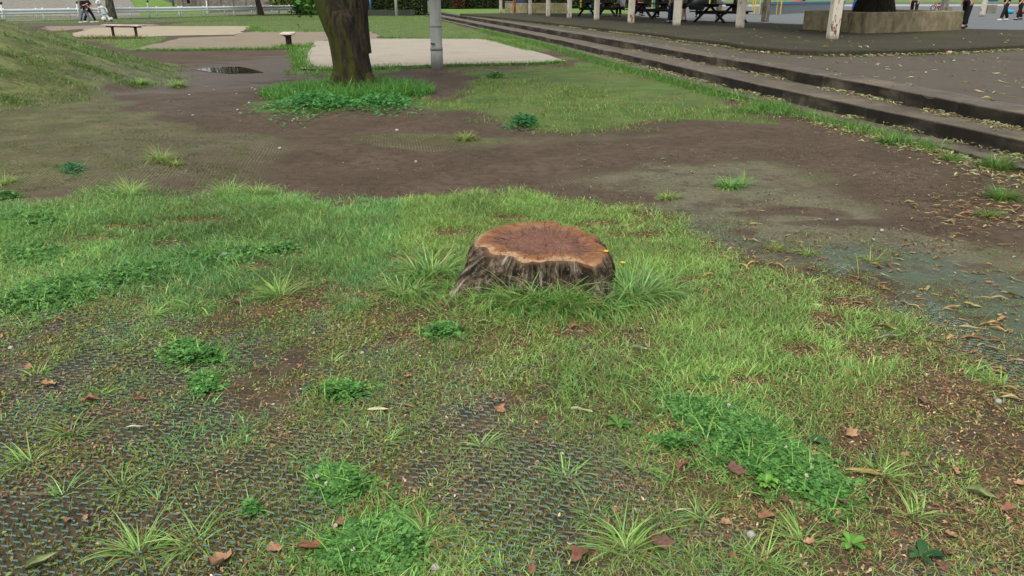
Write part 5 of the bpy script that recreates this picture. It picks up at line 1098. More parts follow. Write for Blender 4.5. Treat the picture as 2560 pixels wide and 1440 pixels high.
# ragged taller fringe along lawn edges and kerb
def fringe(line, n, wd, h, pal, z=None, bw=(.008, .016)):
    P = np.array(line, float); L = np.linalg.norm(np.diff(P, axis=0), axis=1); u = rng.random(n)*L.sum(); c = np.concatenate([[0], np.cumsum(L)]); x = np.interp(u, c, P[:, 0]); y = np.interp(u, c, P[:, 1])
    k_ = noise2(u, u*0, 1.3, 7) > -.55; x, y = x[k_], y[k_]; n = len(x); x = x+rng.normal(0, wd, n); y = y+rng.normal(0, wd, n)
    Q = z3(x, y)
    if z is not None: Q[:, 2] = z
    return blades(Q, rng.uniform(.4, 1.3, n)*h, rng.uniform(*bw, n), rng.uniform(0, 6.28, n), rng.uniform(.1, .8, n), rng.uniform(.2, 1, n), tints(n, pal), 3)
KG = [(78, 122, 40), (94, 138, 50), (64, 104, 36)]
parts += [fringe(pts([(330, 127.5), (540, 125.5), (735, 123)]), 2600, .10, .13, KG), fringe(pts([(738, 128), (760, 170), (870, 176), (1000, 168)]), 3500, .10, .16, KG), fringe(pts([(1010, 170), (1130, 164), (1330, 160), (1412, 155)]), 2200, .07, .12, KG), fringe(pts([(700, 118), (760, 119)]), 800, .2, .16, KG),
          fringe(pts([(640, 66), (628, 73), (660, 80), (720, 79.5), (925, 79)]), 3000, .15, .14, KG), fringe(pts([(957, 96), (1210, 98), (1240, 103), (1330, 128)]), 3000, .1, .12, KG), fringe([so(s, np.interp(s, SS, OK_)-.12, 0)[:2] for s in np.arange(11, 40, .5)], 15000, .13, .15, KG, None, (.005, .011)),
          fringe(pts([(205, 97), (290, 97), (350, 97)]), 1500, .2, .18, [(96, 96, 50), (84, 112, 44), (112, 88, 52)]), fringe(pts([(1965, 290), (1930, 268), (1860, 285)]), 1800, .12, .13, KG, None, (.004, .008))]
parts.append(fringe([so(s, np.interp(s, SS, OK_)-.13, 0)[:2] for s in (6.9, 7.4, 8.0, 8.6, 9.3, 10.0, 10.9)], 2600, .09, .14, KG, None, (.004, .007)))
kl = [(q[0]-.02, q[1]-.06) for q in kf if q[1] < 60]
parts.append(fringe(kl, 2600, .07, .09, [(96, 112, 48), (80, 104, 40)], .376, (.007, .014)))
parts.append(fringe(pts([(745, 36.5), (112, 53.5)]), 2500, .2, .10, KG, None, (.02, .05)))
tag(put('far_grass', parts, M_GRASS), 'short grass of the lawns beyond the bare earth', 'grass', kind='stuff')
# mound cover: sparse short tufts through olive netting
a_ = rng.uniform(0, 6.28, 150000); r_ = MR*1.02*np.sqrt(rng.random(150000)); x = MC[0]+r_*np.cos(a_); y = MC[1]+r_*np.sin(a_)
k_ = (rng.random(len(x)) < np.clip(noise2(x, y, .75, 91)*.9+.6*noise2(x, y*1.5, .25, 92)+.12, 0, 1)) & (x > y*-.72-1.5); x, y = x[k_], y[k_]; n = len(x)
parts = [blades(z3(x, y), rng.uniform(.02, .06, n), rng.uniform(.006, .012, n), rng.uniform(0, 6.28, n), rng.uniform(.1, .8, n), rng.uniform(.2, .9, n), tints(n, [(84, 112, 48), (62, 88, 36), (112, 132, 66), (128, 140, 82)]), 2)]
x, y, d = inpoly(FIELD, 90000, .2); k_ = rng.random(len(x)) < np.clip(noise2(x, y, .35, 95)*.8+.4*noise2(x, y, .12, 96)-.62, 0, 1); x, y = x[k_], y[k_]; n = len(x)
parts.append(blades(z3(x, y), rng.uniform(.012, .035, n), rng.uniform(.003, .006, n), rng.uniform(0, 6.28, n), rng.uniform(.1, .9, n), rng.uniform(.2, .9, n), tints(n, [(84, 100, 44), (92, 112, 48), (104, 100, 54)]), 2))
ci = []
for _ in range(150):
    a0 = rng.uniform(-1.9, 1.0); r0 = MR*math.sqrt(rng.uniform(.12, 1.0)); ci.append((MC[0]+r0*math.cos(a0), MC[1]+r0*math.sin(a0), rng.uniform(.12, .42), 1))
for _ in range(120):
    c_ = at(rng.uniform(0, 640), rng.uniform(235, 500)); ci.append((c_.x, c_.y, rng.uniform(.04, .13), 0))
for cx_, cy_, rd, big in ci:
    if not big and sdf(FIELD, np.array([cx_]), np.array([cy_]))[0] > 0: continue
    m_ = int(220*rd/.3) if big else int(70*rd/.1); x = cx_+rng.normal(0, rd, m_); y = cy_+rng.normal(0, rd*.45, m_); n = m_
    parts.append(blades(z3(x, y), rng.uniform(.03, .10, n) if big else rng.uniform(.012, .035, n), rng.uniform(.008, .014, n) if big else rng.uniform(.003, .006, n), rng.uniform(0, 6.28, n), rng.uniform(.1, .9, n), rng.uniform(.3, 1.1, n), tints(n, [(78, 112, 42), (60, 88, 34), (98, 126, 54)] if big else [(84, 98, 48), (66, 76, 38), (104, 104, 60)]), 2))
tag(put('mound_grass', parts, M_GRASS), 'thin grass tufts growing through the netting of the mound and its foot', 'grass', kind='stuff'); print('mound', n)
# crumbs of soil, grit and dead leaf on the bare earth and the netting
y = 4.5+14*rng.random(90000)**1.4; x = rng.uniform(-1, 1, 90000)*(.7*y+.5); k_ = (sdf(FRONT, x, y) > -.15) & (sdf(RLAWN, x, y) > 0) & (x < np.interp(y, SS, OK_)-.19*y+.1) & (rng.random(len(x)) < np.clip(.35+.6*noise2(x, y, .6, 97), .05, 1)); x, y = x[k_], y[k_]; C = z3(x, y); C[:, 2] += .003
near = rng.random(len(C)) < np.clip(7/y, 0, 1); C = C[near]
o = leafcloud(C, .012, [(58, 46, 36), (74, 60, 48), (120, 104, 86), (146, 130, 108), (92, 84, 66), (100, 104, 66)], 'earth_crumbs', None, M_DRY, 2.0, .2); tag(o, 'crumbs and grit scattered over the bare earth', 'crumbs', kind='stuff')
x, y, d = inpoly(TEAL, 60000, .25); k_ = (rng.random(len(x)) < np.clip(.1+.8*noise2(x, y, .3, 99)+.5*noise2(x, y, .1, 98), 0, .9)); x, y = x[k_], y[k_]; n = len(x)
tag(put('moss_tufts', blades(z3(x, y), rng.uniform(.008, .028, n), rng.uniform(.002, .004, n), rng.uniform(0, 6.28, n), rng.uniform(.2, 1.1, n), rng.uniform(.1, .8, n), tints(n, PALO+[(112, 100, 66), (96, 112, 62)]), 2), M_GRASS), 'sparse fine seedlings on the teal netting at right', 'moss', kind='stuff')
# ---- tufts and plants that stand alone
def rosette(px, py, size, nb, name, lab, pal=None, spread=1.0, wd=.0055, up=.5, flat=True, group=None):
    c = at(px, py); z = zg1(c.x, c.y); t_az = rng.normal(rng.uniform(0, 6.28), 1.35, nb) if flat else rng.uniform(0, 6.283, nb); P = np.array([0, 0, 0.0])+np.stack([np.cos(t_az), np.sin(t_az), 0*t_az], -1)*(rng.random((nb, 1))**.7)*size*.22*spread
    ln = rng.uniform(.40, 1.2, nb) if flat else rng.uniform(.08, .85, nb)**up; h = size*rng.uniform(.4, 1.15, nb)*(.74 if flat else 1)
    W0 = P[:, :2]+np.array([c.x-SC[0], c.y-SC[1]]); bad = np.hypot(W0[:, 0], W0[:, 1]) < np.interp(np.arctan2(W0[:, 1], W0[:, 0]), A, BASE)+.0; gd_ = ~bad; P, t_az, ln, h = P[gd_], t_az[gd_], ln[gd_], h[gd_]; nb = len(P)
    col = tints(nb, pal or (PALG+[(118, 150, 78), (130, 158, 92)])); dr = rng.random(nb) < .12; col[dr] = tints(dr.sum(), PALS)
    o = put(name, blades(P, h, rng.uniform(.6, 1.2, nb)*wd, t_az+rng.normal(0, .75, nb), ln, rng.uniform(.3, 1.4, nb) if flat else rng.uniform(.5, 2.0, nb), col, 4), M_GRASS); o.location = (c.x, c.y, z-.003)
    return tag(o, lab, 'grass tuft', group)
for a in [(1822, 470, .16, 420, 'grass_tuft', 'green grass tuft alone on the bare netting right of the stump', PALD+PALG, 2.0, .006), (1858, 462, .22, 60, 'grass_tuft', 'taller upright tuft at the right end of the clump on the bare netting', PALD+PALG, .6, .006), (1165, 350, .15, 380, 'grass_tuft', 'small yellowish grass tuft on the bare earth behind the stump', PALG+PALO, 2.2, .007),
          (408, 418, .22, 260, 'grass_tuft', 'olive green grass tuft with dry edges on the netted field at left', PALO+PALG, 1.3, .006), (440, 425, .12, 150, 'grass_tuft', 'low creeping fringe of grass right of the olive tuft', PALO+PALG, 2.4, .005), (15, 470, .14, 160, 'grass_tuft', 'green tuft at the left edge above the front lawn', PALG, 1.6, .006),
          (1670, 498, .10, 260, 'grass_tuft', 'low pale tuft at the edge of the netting behind the stump', PALO+PALG, 2.6, .005), (445, 217, .25, 260, 'grass_tuft', 'small bright tuft at the foot of the mound', PALG, 1.4, .012), (352, 214, .2, 260, 'grass_tuft', 'dark tuft at the muddy border of the mound', PALG, 2.0, .012), (2020, 640, .10, 120, 'grass_tuft', 'thin short tuft on the teal netting', PALO+PALG, 2.2, .004), (1940, 628, .09, 140, 'grass_tuft', 'sparse tuft among the teal netting right of the stump', PALO, 2.4, .004), (2180, 655, .09, 90, 'grass_tuft', 'tiny tuft by curled leaves on the teal netting', PALO+PALG, 2, .004),
          (2490, 418, .20, 700, 'grass_tuft', 'thick green tuft against the low kerb at the right edge', KG, 1.9, .006), (2225, 362, .17, 700, 'grass_tuft', 'thick green tuft against the low kerb among yellow leaves', KG, 2.1, .006), (2380, 400, .13, 400, 'grass_tuft', 'short grass along the low kerb between the two thick tufts', KG, 2.6, .005), (2505, 500, .16, 500, 'grass_tuft', 'green tuft in straw coloured litter at the right edge', KG, 2.0, .006), (2470, 545, .11, 220, 'grass_tuft', 'thin tuft below the one in straw coloured litter', KG, 2.0, .005)]:
    rosette(*a[:6], pal=a[6], spread=a[7], wd=a[8], up=.8, flat=False)
for i, (px, py, sz, nb, lab) in enumerate([(62, 822, .15, 46, 'arching grass rosette at the left edge under the lush band'), (378, 790, .16, 150, 'dense dark grass clump below the lush band at left'), (110, 800, .12, 40, 'wide bladed rosette beside the left edge one'), (335, 862, .14, 44, 'pale bladed rosette on the netting between two white pebbles'), (95, 935, .12, 60, 'small upright tuft above the big tan leaf'), (135, 885, .12, 40, 'loose olive rosette left of the pale bladed one'),
        (255, 990, .12, 60, 'tuft with a rust coloured leaf at its foot'), (180, 1085, .20, 110, 'big arching rosette on the left netting'), (80, 1160, .17, 80, 'arching rosette at the left edge of the netting'), (160, 1240, .16, 52, 'star shaped rosette low on the left netting'), (310, 1225, .15, 60, 'star shaped rosette beside the low left one'), (395, 1262, .12, 36, 'flat rosette right of two star shaped ones'), (345, 1385, .20, 130, 'big dark rosette near the bottom left edge'), (490, 1360, .18, 70, 'wide bladed rosette with a twig near the bottom'),
        (830, 905, .11, 60, 'starry pale tuft in the middle lawn left of the stump'), (960, 1112, .12, 60, 'pale thin bladed tuft at the centre of the lawn'), (1205, 1118, .14, 60, 'wide green rosette at the upper end of the bare netting strip'), (1415, 1190, .17, 90, 'arching rosette right of the bare netting strip'), (1600, 1170, .12, 30, 'single broad bladed sprout below the clover mat'), (1490, 1290, .15, 44, 'drooping rosette in the brown lawn'), (1570, 1370, .22, 130, 'big bright rosette near the bottom centre right'), (1760, 1290, .14, 60, 'bright tuft left of the white scrap'), (1680, 1200, .12, 40, 'bent bladed sprout between rust coloured leaves'),
        (1060, 1340, .18, 60, 'long arching tuft in front of the clover at the bottom'), (880, 1080, .10, 50, 'small green tuft above the round clover patch'), (2130, 830, .16, 60, 'arching broad bladed rosette on crumbs at right'), (2345, 880, .20, 40, 'tall broad bladed sprout at the right netting'), (2420, 930, .16, 50, 'broad bladed tuft right of the tall sprout'), (2500, 960, .20, 60, 'broad bladed tuft near the right edge'), (2150, 690, .20, 26, 'thin leaning blades beside the curled olive leaf'), (2010, 1350, .17, 90, 'bright clump in the bottom right lawn'), (1900, 1400, .17, 90, 'dense clump at the bottom right edge'), (2290, 1290, .16, 60, 'thin rosette right of the big clover mat'), (2200, 1190, .15, 50, 'slender rosette just right of the clover mat'),
        (700, 745, .24, 260, 'tall soft grass clump left of the stump in the lawn'), (480, 770, .22, 160, 'spreading clump with straw base left of the stump'), (330, 496, .30, 420, 'tall clump on the lawn edge at left'), (575, 495, .28, 420, 'tall clump on the lawn edge left of centre'), (640, 494, .26, 340, 'tall clump on the lawn edge where the bare earth starts')]):
    rosette(px, py, sz, nb, 'grass_tuft', lab, None, 1.0, .0050, .75)
rosette(1345, 752, .42, 10, 'tall_grass', 'few long thin blades rising across the front of the cut face', PALD, .8, .006, 1.2, False)
rosette(1465, 752, .36, 12, 'tall_grass', 'few long blades rising before the right half of the cut face', PALD, 1.0, .008, 1.2, False)
# tall grass around the stump
for i, (px, py, sz, nb, sp, lab) in enumerate([(1075, 688, .22, 420, 2.4, 'tall drooping grass just left of the stump'), (1015, 735, .19, 240, 2.4, 'low drooping grass farther left of the stump'), (1305, 765, .23, 260, 1.8, 'tall grass in front of the stump, left of its middle'), (1395, 765, .27, 420, 2.0, 'tallest grass in front of the middle of the stump'), (1495, 760, .26, 420, 2.1, 'tall arching grass in front of the right half of the stump'), (1580, 742, .24, 380, 2.1, 'tall grass right of the stump with yellow flowers'), (1660, 732, .18, 260, 2.2, 'lower grass trailing off right of the stump'), (1225, 765, .10, 26, 1.2, 'thin yellowish grass by the left root of the stump')]):
    rosette(px, py, sz, nb, 'tall_grass', lab, PALD+PALG+PALO[:1], sp, .0078, .9, False)
# tall clover grass ring round the big tree
nb = 12000; a_ = rng.uniform(0, 6.28, nb); r_ = np.sqrt(rng.random(nb)); x = X0-.05+r_*np.cos(a_)*1.45; y = Y0-.35+r_*np.sin(a_)*(1.15+.3*np.sin(a_*2)); k_ = np.hypot(x-X0, y-Y0) > .33; x, y = x[k_], y[k_]; nb = len(x)
rr_ = np.hypot(x-X0, y-Y0); h = rng.uniform(.08, .27, nb)*np.clip(1.5-rr_*.5, .5, 1.3)
t = put('tall_grass', blades(z3(x, y), h, rng.uniform(.006, .013, nb), rng.uniform(0, 6.28, nb), rng.uniform(.05, .6, nb), rng.uniform(.3, 1.1, nb), tints(nb, [(70, 124, 44), (84, 140, 54), (56, 104, 38), (100, 150, 66)]), 3), M_GRASS); tag(t, 'ring of tall green grass round the foot of the big tree', 'tall grass')
# clover
def clover(px, py, rx, ry, rot, n, lab, size=.0125, hh=.036, pal=None, flowers=0, wd=1.0):
    c = at(px, py); e1 = at(px+rx, py+rx*math.tan(R(rot))); e2 = at(px, py-ry)
    a = rng.uniform(0, 6.28, n); r_ = np.abs(rng.normal(0, .52, n))**.8*1.05*(1+.15*rng.normal(size=n))*(1+.26*np.sin(a*3+px)+.18*np.sin(a*5+py)+.10*np.sin(a*9+px+py)); u = np.array([e1.x-c.x, e1.y-c.y]); v = np.array([e2.x-c.x, e2.y-c.y])
    P = r_[:, None]*np.cos(a)[:, None]*u+r_[:, None]*np.sin(a)[:, None]*v; X = P[:, 0]+c.x; Y = P[:, 1]+c.y
    Z = zground(X, Y)-zg1(c.x, c.y)+hh*np.clip(1.2-r_**2, .2, 1)*rng.uniform(.35, 1.1, n)*(1+.25*noise2(X, Y, .12, 5)); C = np.stack([P[:, 0], P[:, 1], Z], -1)
    nrm = rng.normal(0, .32, (n, 3)); nrm[:, 2] = 1; nrm /= np.linalg.norm(nrm, axis=1, keepdims=True); sz = size*rng.uniform(.65, 1.25, n); b0 = rng.uniform(0, 6.28, n)
    base = tints(n, pal or [(68, 114, 52), (82, 128, 58), (56, 98, 46), (100, 144, 74)], .2); VV = []; LL = []; SS_ = []; CC = []
    for kq in range(3):
        aa = b0+kq*2.094; d = np.stack([np.cos(aa), np.sin(aa), 0*aa], -1); d -= nrm*(d*nrm).sum(1, keepdims=True); s = np.cross(nrm, d); q = sz[:, None]
        VV.append(np.stack([C, C+d*q*.55+s*q*.52+nrm*q*.10, C+d*q*1.15+s*q*.42, C+d*q*1.05-nrm*q*.08, C+d*q*1.15-s*q*.42, C+d*q*.55-s*q*.52+nrm*q*.10], 1))
    V = np.stack(VV, 1).reshape(-1, 3); m_ = n*3; b = (np.arange(m_)*6)[:, None]; loops = (b+np.array([0, 1, 2, 3, 0, 3, 4, 5])[None]).ravel(); starts = np.arange(2*m_)*4; cc = np.repeat(base, 18, 0)
    k_ = rng.random(n) < .5; ns = int(k_.sum()); R0 = C[k_].copy(); R0[:, 2] = zground(X[k_], Y[k_])-zg1(c.x, c.y)-.003
    st = blades(R0, np.maximum(C[k_][:, 2]-R0[:, 2], .004), np.full(ns, .0016), rng.uniform(0, 6.28, ns), np.zeros(ns), np.zeros(ns), tints(ns, [(84, 112, 58)]), 1)
    ng = n//9; gp = np.stack([P[:ng, 0], P[:ng, 1], zground(X[:ng], Y[:ng])-zg1(c.x, c.y)], -1); gb = blades(gp, rng.uniform(.04, .11, ng), rng.uniform(.003, .005, ng), rng.uniform(0, 6.28, ng), rng.uniform(.1, .9, ng), rng.uniform(.3, 1.2, ng), tints(ng, PALG), 4)
    o = put('clover_patch', [(V, loops, starts, cc), st, gb], M_LEAF); o.location = (c.x, c.y, zg1(c.x, c.y)); tag(o, lab, 'clover')
    if flowers:
        for i in rng.choice(n, flowers, replace=False):
            m = MB(); p = C[i]; m.tube([(p[0], p[1], 0), (p[0], p[1], p[2]+.015*wd)], .0012*wd, 5)
            for _ in range(14): d = rng.normal(size=3); d /= np.linalg.norm(d); q_ = p+np.array([0, 0, .018*wd])+d*.005*wd; m.ball(tuple(q_), (.0026*wd), 6, 4)
            fo = m.build('flower', M_FLW); fo.parent = o
    return o
M_FLW = plain('clover_flower', (206, 200, 178), .7, .15, 60)
for a in [(1765, 1045, 120, 52, 14, 2100, 'upper left part of the big clover mat at right', 1), (1900, 1125, 150, 80, 20, 3600, 'broad middle of the big clover mat at right', 1), (2020, 1195, 100, 62, 18, 2200, 'lower right end of the big clover mat with white flowers', 3), (843, 1215, 84, 48, 4, 1500, 'round clover patch alone on the left netting', 2), (935, 1365, 150, 78, -4, 3400, 'wide clover patch at the bottom edge left of centre', 2), (632, 1283, 24, 14, 0, 130, 'tiny clover tuft beside the bare soil at left', 0), (480, 890, 88, 36, 4, 900, 'dark low clover patch above the middle left netting', 0), (510, 968, 44, 34, 0, 420, 'small dark clover patch below the low one', 0),
          (855, 985, 70, 28, 0, 500, 'clover spread by a pale curled leaf left of centre', 0), (80, 560, 150, 34, 0, 1000, 'lush clover at the left edge of the lawn', 1), (90, 640, 120, 40, 0, 900, 'second lush clover patch at the left edge', 0), (130, 738, 170, 46, -12, 1700, 'dense clover slope above the left netting', 0), (330, 690, 150, 36, -10, 900, 'dense clover in the lush band left of the stump', 0), (560, 640, 170, 36, -4, 850, 'clover under the pale leaf in the lush band', 0), (690, 625, 80, 20, 0, 600, 'clover right of the pale leaf in the lush band', 0), (1108, 835, 60, 22, 0, 420, 'small clover patch under the bare soil left of the stump', 0), (1690, 1108, 60, 20, 0, 320, 'clover trailing below the big mat', 0)]:
    clover(*a[:7], flowers=a[7])
clover(182, 441, 32, 9, 0, 500, 'small bluish clover patch on the netted field', .011, .05, [(58, 104, 66), (72, 120, 78)])
clover(20, 503, 36, 9, 0, 400, 'flat clover patch at the left edge by the netted field', .012, .05)
clover(1310, 312, 42, 15, 0, 900, 'dark clover clump at the edge of the right lawn', .018, .10, [(44, 96, 52), (58, 112, 60)])
clover(800, 268, 132, 22, 0, 3600, 'white flowered clover skirt left of the big tree foot', .022, .14, [(66, 122, 60), (80, 138, 68), (56, 106, 54)], 12, 1.5)
clover(960, 262, 90, 20, 0, 1800, 'white flowered clover skirt right of the big tree foot', .022, .12, [(66, 122, 60), (80, 138, 68), (56, 106, 54)], 5, 1.5)
clover(1238, 191, 26, 4, 0, 300, 'dark clover strip beside the pole in the right lawn', .024, .08)
# broad leaved weeds
def weed(px, py, n, s, lab, pal, up=.35):
    c = at(px, py); V = []; Lp = []; St = []; col = tints(n, pal, .12); v = l = 0; CC = []
    for i in range(n):
        a = i*2.4+rng.normal(0, .2); L = s*rng.uniform(.6, 1.1); d = np.array([math.cos(a), math.sin(a), 0]); e = np.array([-d[1], d[0], 0]); w_ = L*.24; rise = rng.uniform(.3, 1)*up
        for q, ww, zz in ((0, .1, 0), (.3, .7, .6), (.6, 1, .9), (.85, .7, .9), (1, 0, .75)):
            p = d*L*q+np.array([0, 0, .006+L*rise*zz]); V += [p-e*w_*ww+np.array([0, 0, .1*L*ww]), p, p+e*w_*ww+np.array([0, 0, .1*L*ww])]
        for j in range(4):
            for o_ in (0, 1): Lp += [v+3*j+o_, v+3*j+o_+1, v+3*j+o_+4, v+3*j+o_+3]; St.append(l); l += 4
        v += 15; CC.append(np.repeat(col[i:i+1], 15, 0))
    o = put('weed', (np.array(V), np.array(Lp), np.array(St), np.concatenate(CC)), M_LEAF); o.location = (c.x, c.y, zg1(c.x, c.y)); return tag(o, lab, 'weed')
weed(1915, 1212, 26, .042, 'bright leafy weed at the lower edge of the big clover mat', [(92, 140, 56), (104, 150, 64)], .9)
weed(1680, 1112, 12, .036, 'bright leafy weed left of the big clover mat', [(96, 146, 56), (110, 156, 66)], .6)
weed(1545, 1065, 6, .05, 'round leaved green weed in the centre right lawn', [(72, 118, 48), (84, 130, 54)], .5)
weed(2125, 1365, 9, .045, 'broad leaved weed near the bottom right', [(84, 132, 50), (98, 146, 60)], .6)
weed(2300, 1395, 6, .06, 'dark broad leaved weed at the bottom right edge', [(40, 74, 40), (52, 88, 48)], .4)
weed(1765, 955, 5, .055, 'dark broad leaves lying in the right lawn', [(50, 88, 42), (62, 100, 50)], .25)
weed(2420, 392, 7, .09, 'dark leafy weed at the foot of the lower step', [(44, 82, 36), (60, 98, 44)], .5)
# yellow flowers by the stump
M_YFL = plain('yellow_petal', (236, 200, 40), .6, .08, 40); M_STALK = plain('flower_stalk', (84, 116, 52), .6)
for px, py, hh, lab in ((1510, 728, .235, 'yellow flower against the right edge of the stump'), (1553, 725, .165, 'yellow flower right of the stump above the grass'), (1478, 745, .10, 'small yellow flower low in the grass before the stump')):
    c = at(px, py); t = empty('yellow_flower', (c.x, c.y, 0), lab, 'flower'); m = MB(); m.tube([(c.x, c.y, 0), (c.x+.005, c.y, hh*.6), (c.x, c.y-.01, hh)], .0016, 5); m.build('stalk', M_STALK, t)
    m = MB()
    for i in range(6): a = i*1.047; m.ball((c.x+.008*math.cos(a), c.y-.01+.008*math.sin(a), hh), (.0075, .0055, .002), 8, 5)
    m.ball((c.x, c.y-.01, hh+.002), .004, 8, 5); m.build('petals', M_YFL, t, True)
# tall curved blades in front of the cut face
# ================================================================ fallen leaves, strips, pebbles
def leafmesh(name, L, W_, curl, bend, rgb, k=0, lobed=False, edge=None):
    V = []; F = []; nu, nv = 9, 5
    for i in range(nu):
        u = i/(nu-1); w_ = W_*math.sin(math.pi*min(1, max(0, u))**.8)**.8+.0006
        if lobed: w_ *= 1+.3*math.sin(u*17+k)
        for j in range(nv):
            v = (j/(nv-1)-.5)*2; an = curl*v*1.5
            y = w_*(math.sin(an)/max(abs(curl*1.5), .05) if curl else v); z = w_*(1-math.cos(an))/max(abs(curl*1.5), .05) if curl else 0
            z += bend*L*math.sin(math.pi*u+.3*k)*(.5 if lobed else .16)+.004*math.sin(u*9+v*3+k)*(W_/.02)
            V.append(((u-.5)*L, y+(.1 if lobed else .05)*L*bend*math.sin(u*3+k), abs(z)+.0015))
    for i in range(nu-1):
        for j in range(nv-1): F.append((i*nv+j, i*nv+nv+j, i*nv+nv+j+1, i*nv+j+1))
    me = bpy.data.meshes.new(name); me.from_pydata(V, [], F); me.update(); me.polygons.foreach_set('use_smooth', np.ones(len(F), bool))
    q = NM(name, .7, .2); p = q.obj(); c = L3(*rgb); d = tuple(x*.6 for x in c[:3])+(1,); e = tuple(min(1, x*1.35) for x in c[:3])+(1,)
    cc = q.ramp(q.noise(45, 4, .65, p), [(.3, d), (.5, c), (.75, e)]); sx = q.n('SeparateXYZ'); q.l(p, sx.inputs[0]); vein = q.step(q.math('ABSOLUTE', sx.outputs[1]), .0012, .0004)
    cc = q.mix(q.math('MULTIPLY', vein, .5), cc, e); q.col(cc); q.bump(q.noise(120, 3, .6, p), .002); me.materials.append(q.m); return me
def mk(name, n, L, W_, pal, curl, bend, lobed=False):
    return [leafmesh(name, L*random.uniform(.75, 1.25), W_*random.uniform(.75, 1.25), curl*random.uniform(.5, 1.3), bend*random.uniform(.3, 1.4), pal[i % len(pal)], i, lobed) for i in range(n)]
LB = mk('brown_leaf', 9, .052, .017, [(152, 108, 82), (132, 90, 72), (168, 126, 94), (116, 86, 72), (178, 140, 106), (144, 100, 74)], .8, .35, True)
LG = mk('pale_green_leaf', 7, .088, .020, [(150, 164, 118), (164, 176, 138), (138, 152, 102), (170, 178, 126), (156, 170, 144)], 1.5, .22)
LS = mk('straw_leaf', 7, .115, .0105, [(184, 158, 112), (164, 136, 94), (196, 174, 132), (150, 124, 84), (174, 150, 100)], 1.7, .18)
LY = mk('olive_leaf', 5, .10, .017, [(142, 128, 72), (156, 140, 84), (128, 116, 62), (168, 154, 98)], 1.5, .25)
LD = mk('dark_green_leaf', 3, .085, .024, [(44, 76, 42), (54, 88, 50), (60, 92, 48)], .4, .25)
LW = mk('bleached_strip', 3, .09, .009, [(208, 194, 160), (214, 204, 178), (196, 178, 140)], 1.2, .12)
LEAFN = [0]
def leaf(me, px, py, az=None, sc=1.0, lab=None, group=None, z=None, tilt=.22, cat='leaf', lift=.006, xyz=None):
    if xyz is None:
        c = at(px, py, z or 0.0); zz = zg1(c.x, c.y) if z is None else z; xyz = (c.x, c.y, zz+lift)
    o = bpy.data.objects.new(me.name.split('.')[0], me); COL.objects.link(o); o.location = xyz; o.scale = (sc,)*3
    o.rotation_euler = (random.gauss(0, tilt), random.gauss(0, tilt*.6), random.uniform(0, 6.28) if az is None else az); LEAFN[0] += 1
    return tag(o, lab, cat, group)
def scatter(n, poly=None, fn=None):
    out = []
    while len(out) < n:
        x = random.uniform(0, 2560); y = random.uniform(480, 1440)
        if fn(x, y): out.append((x, y))
    return out
ch = random.choice
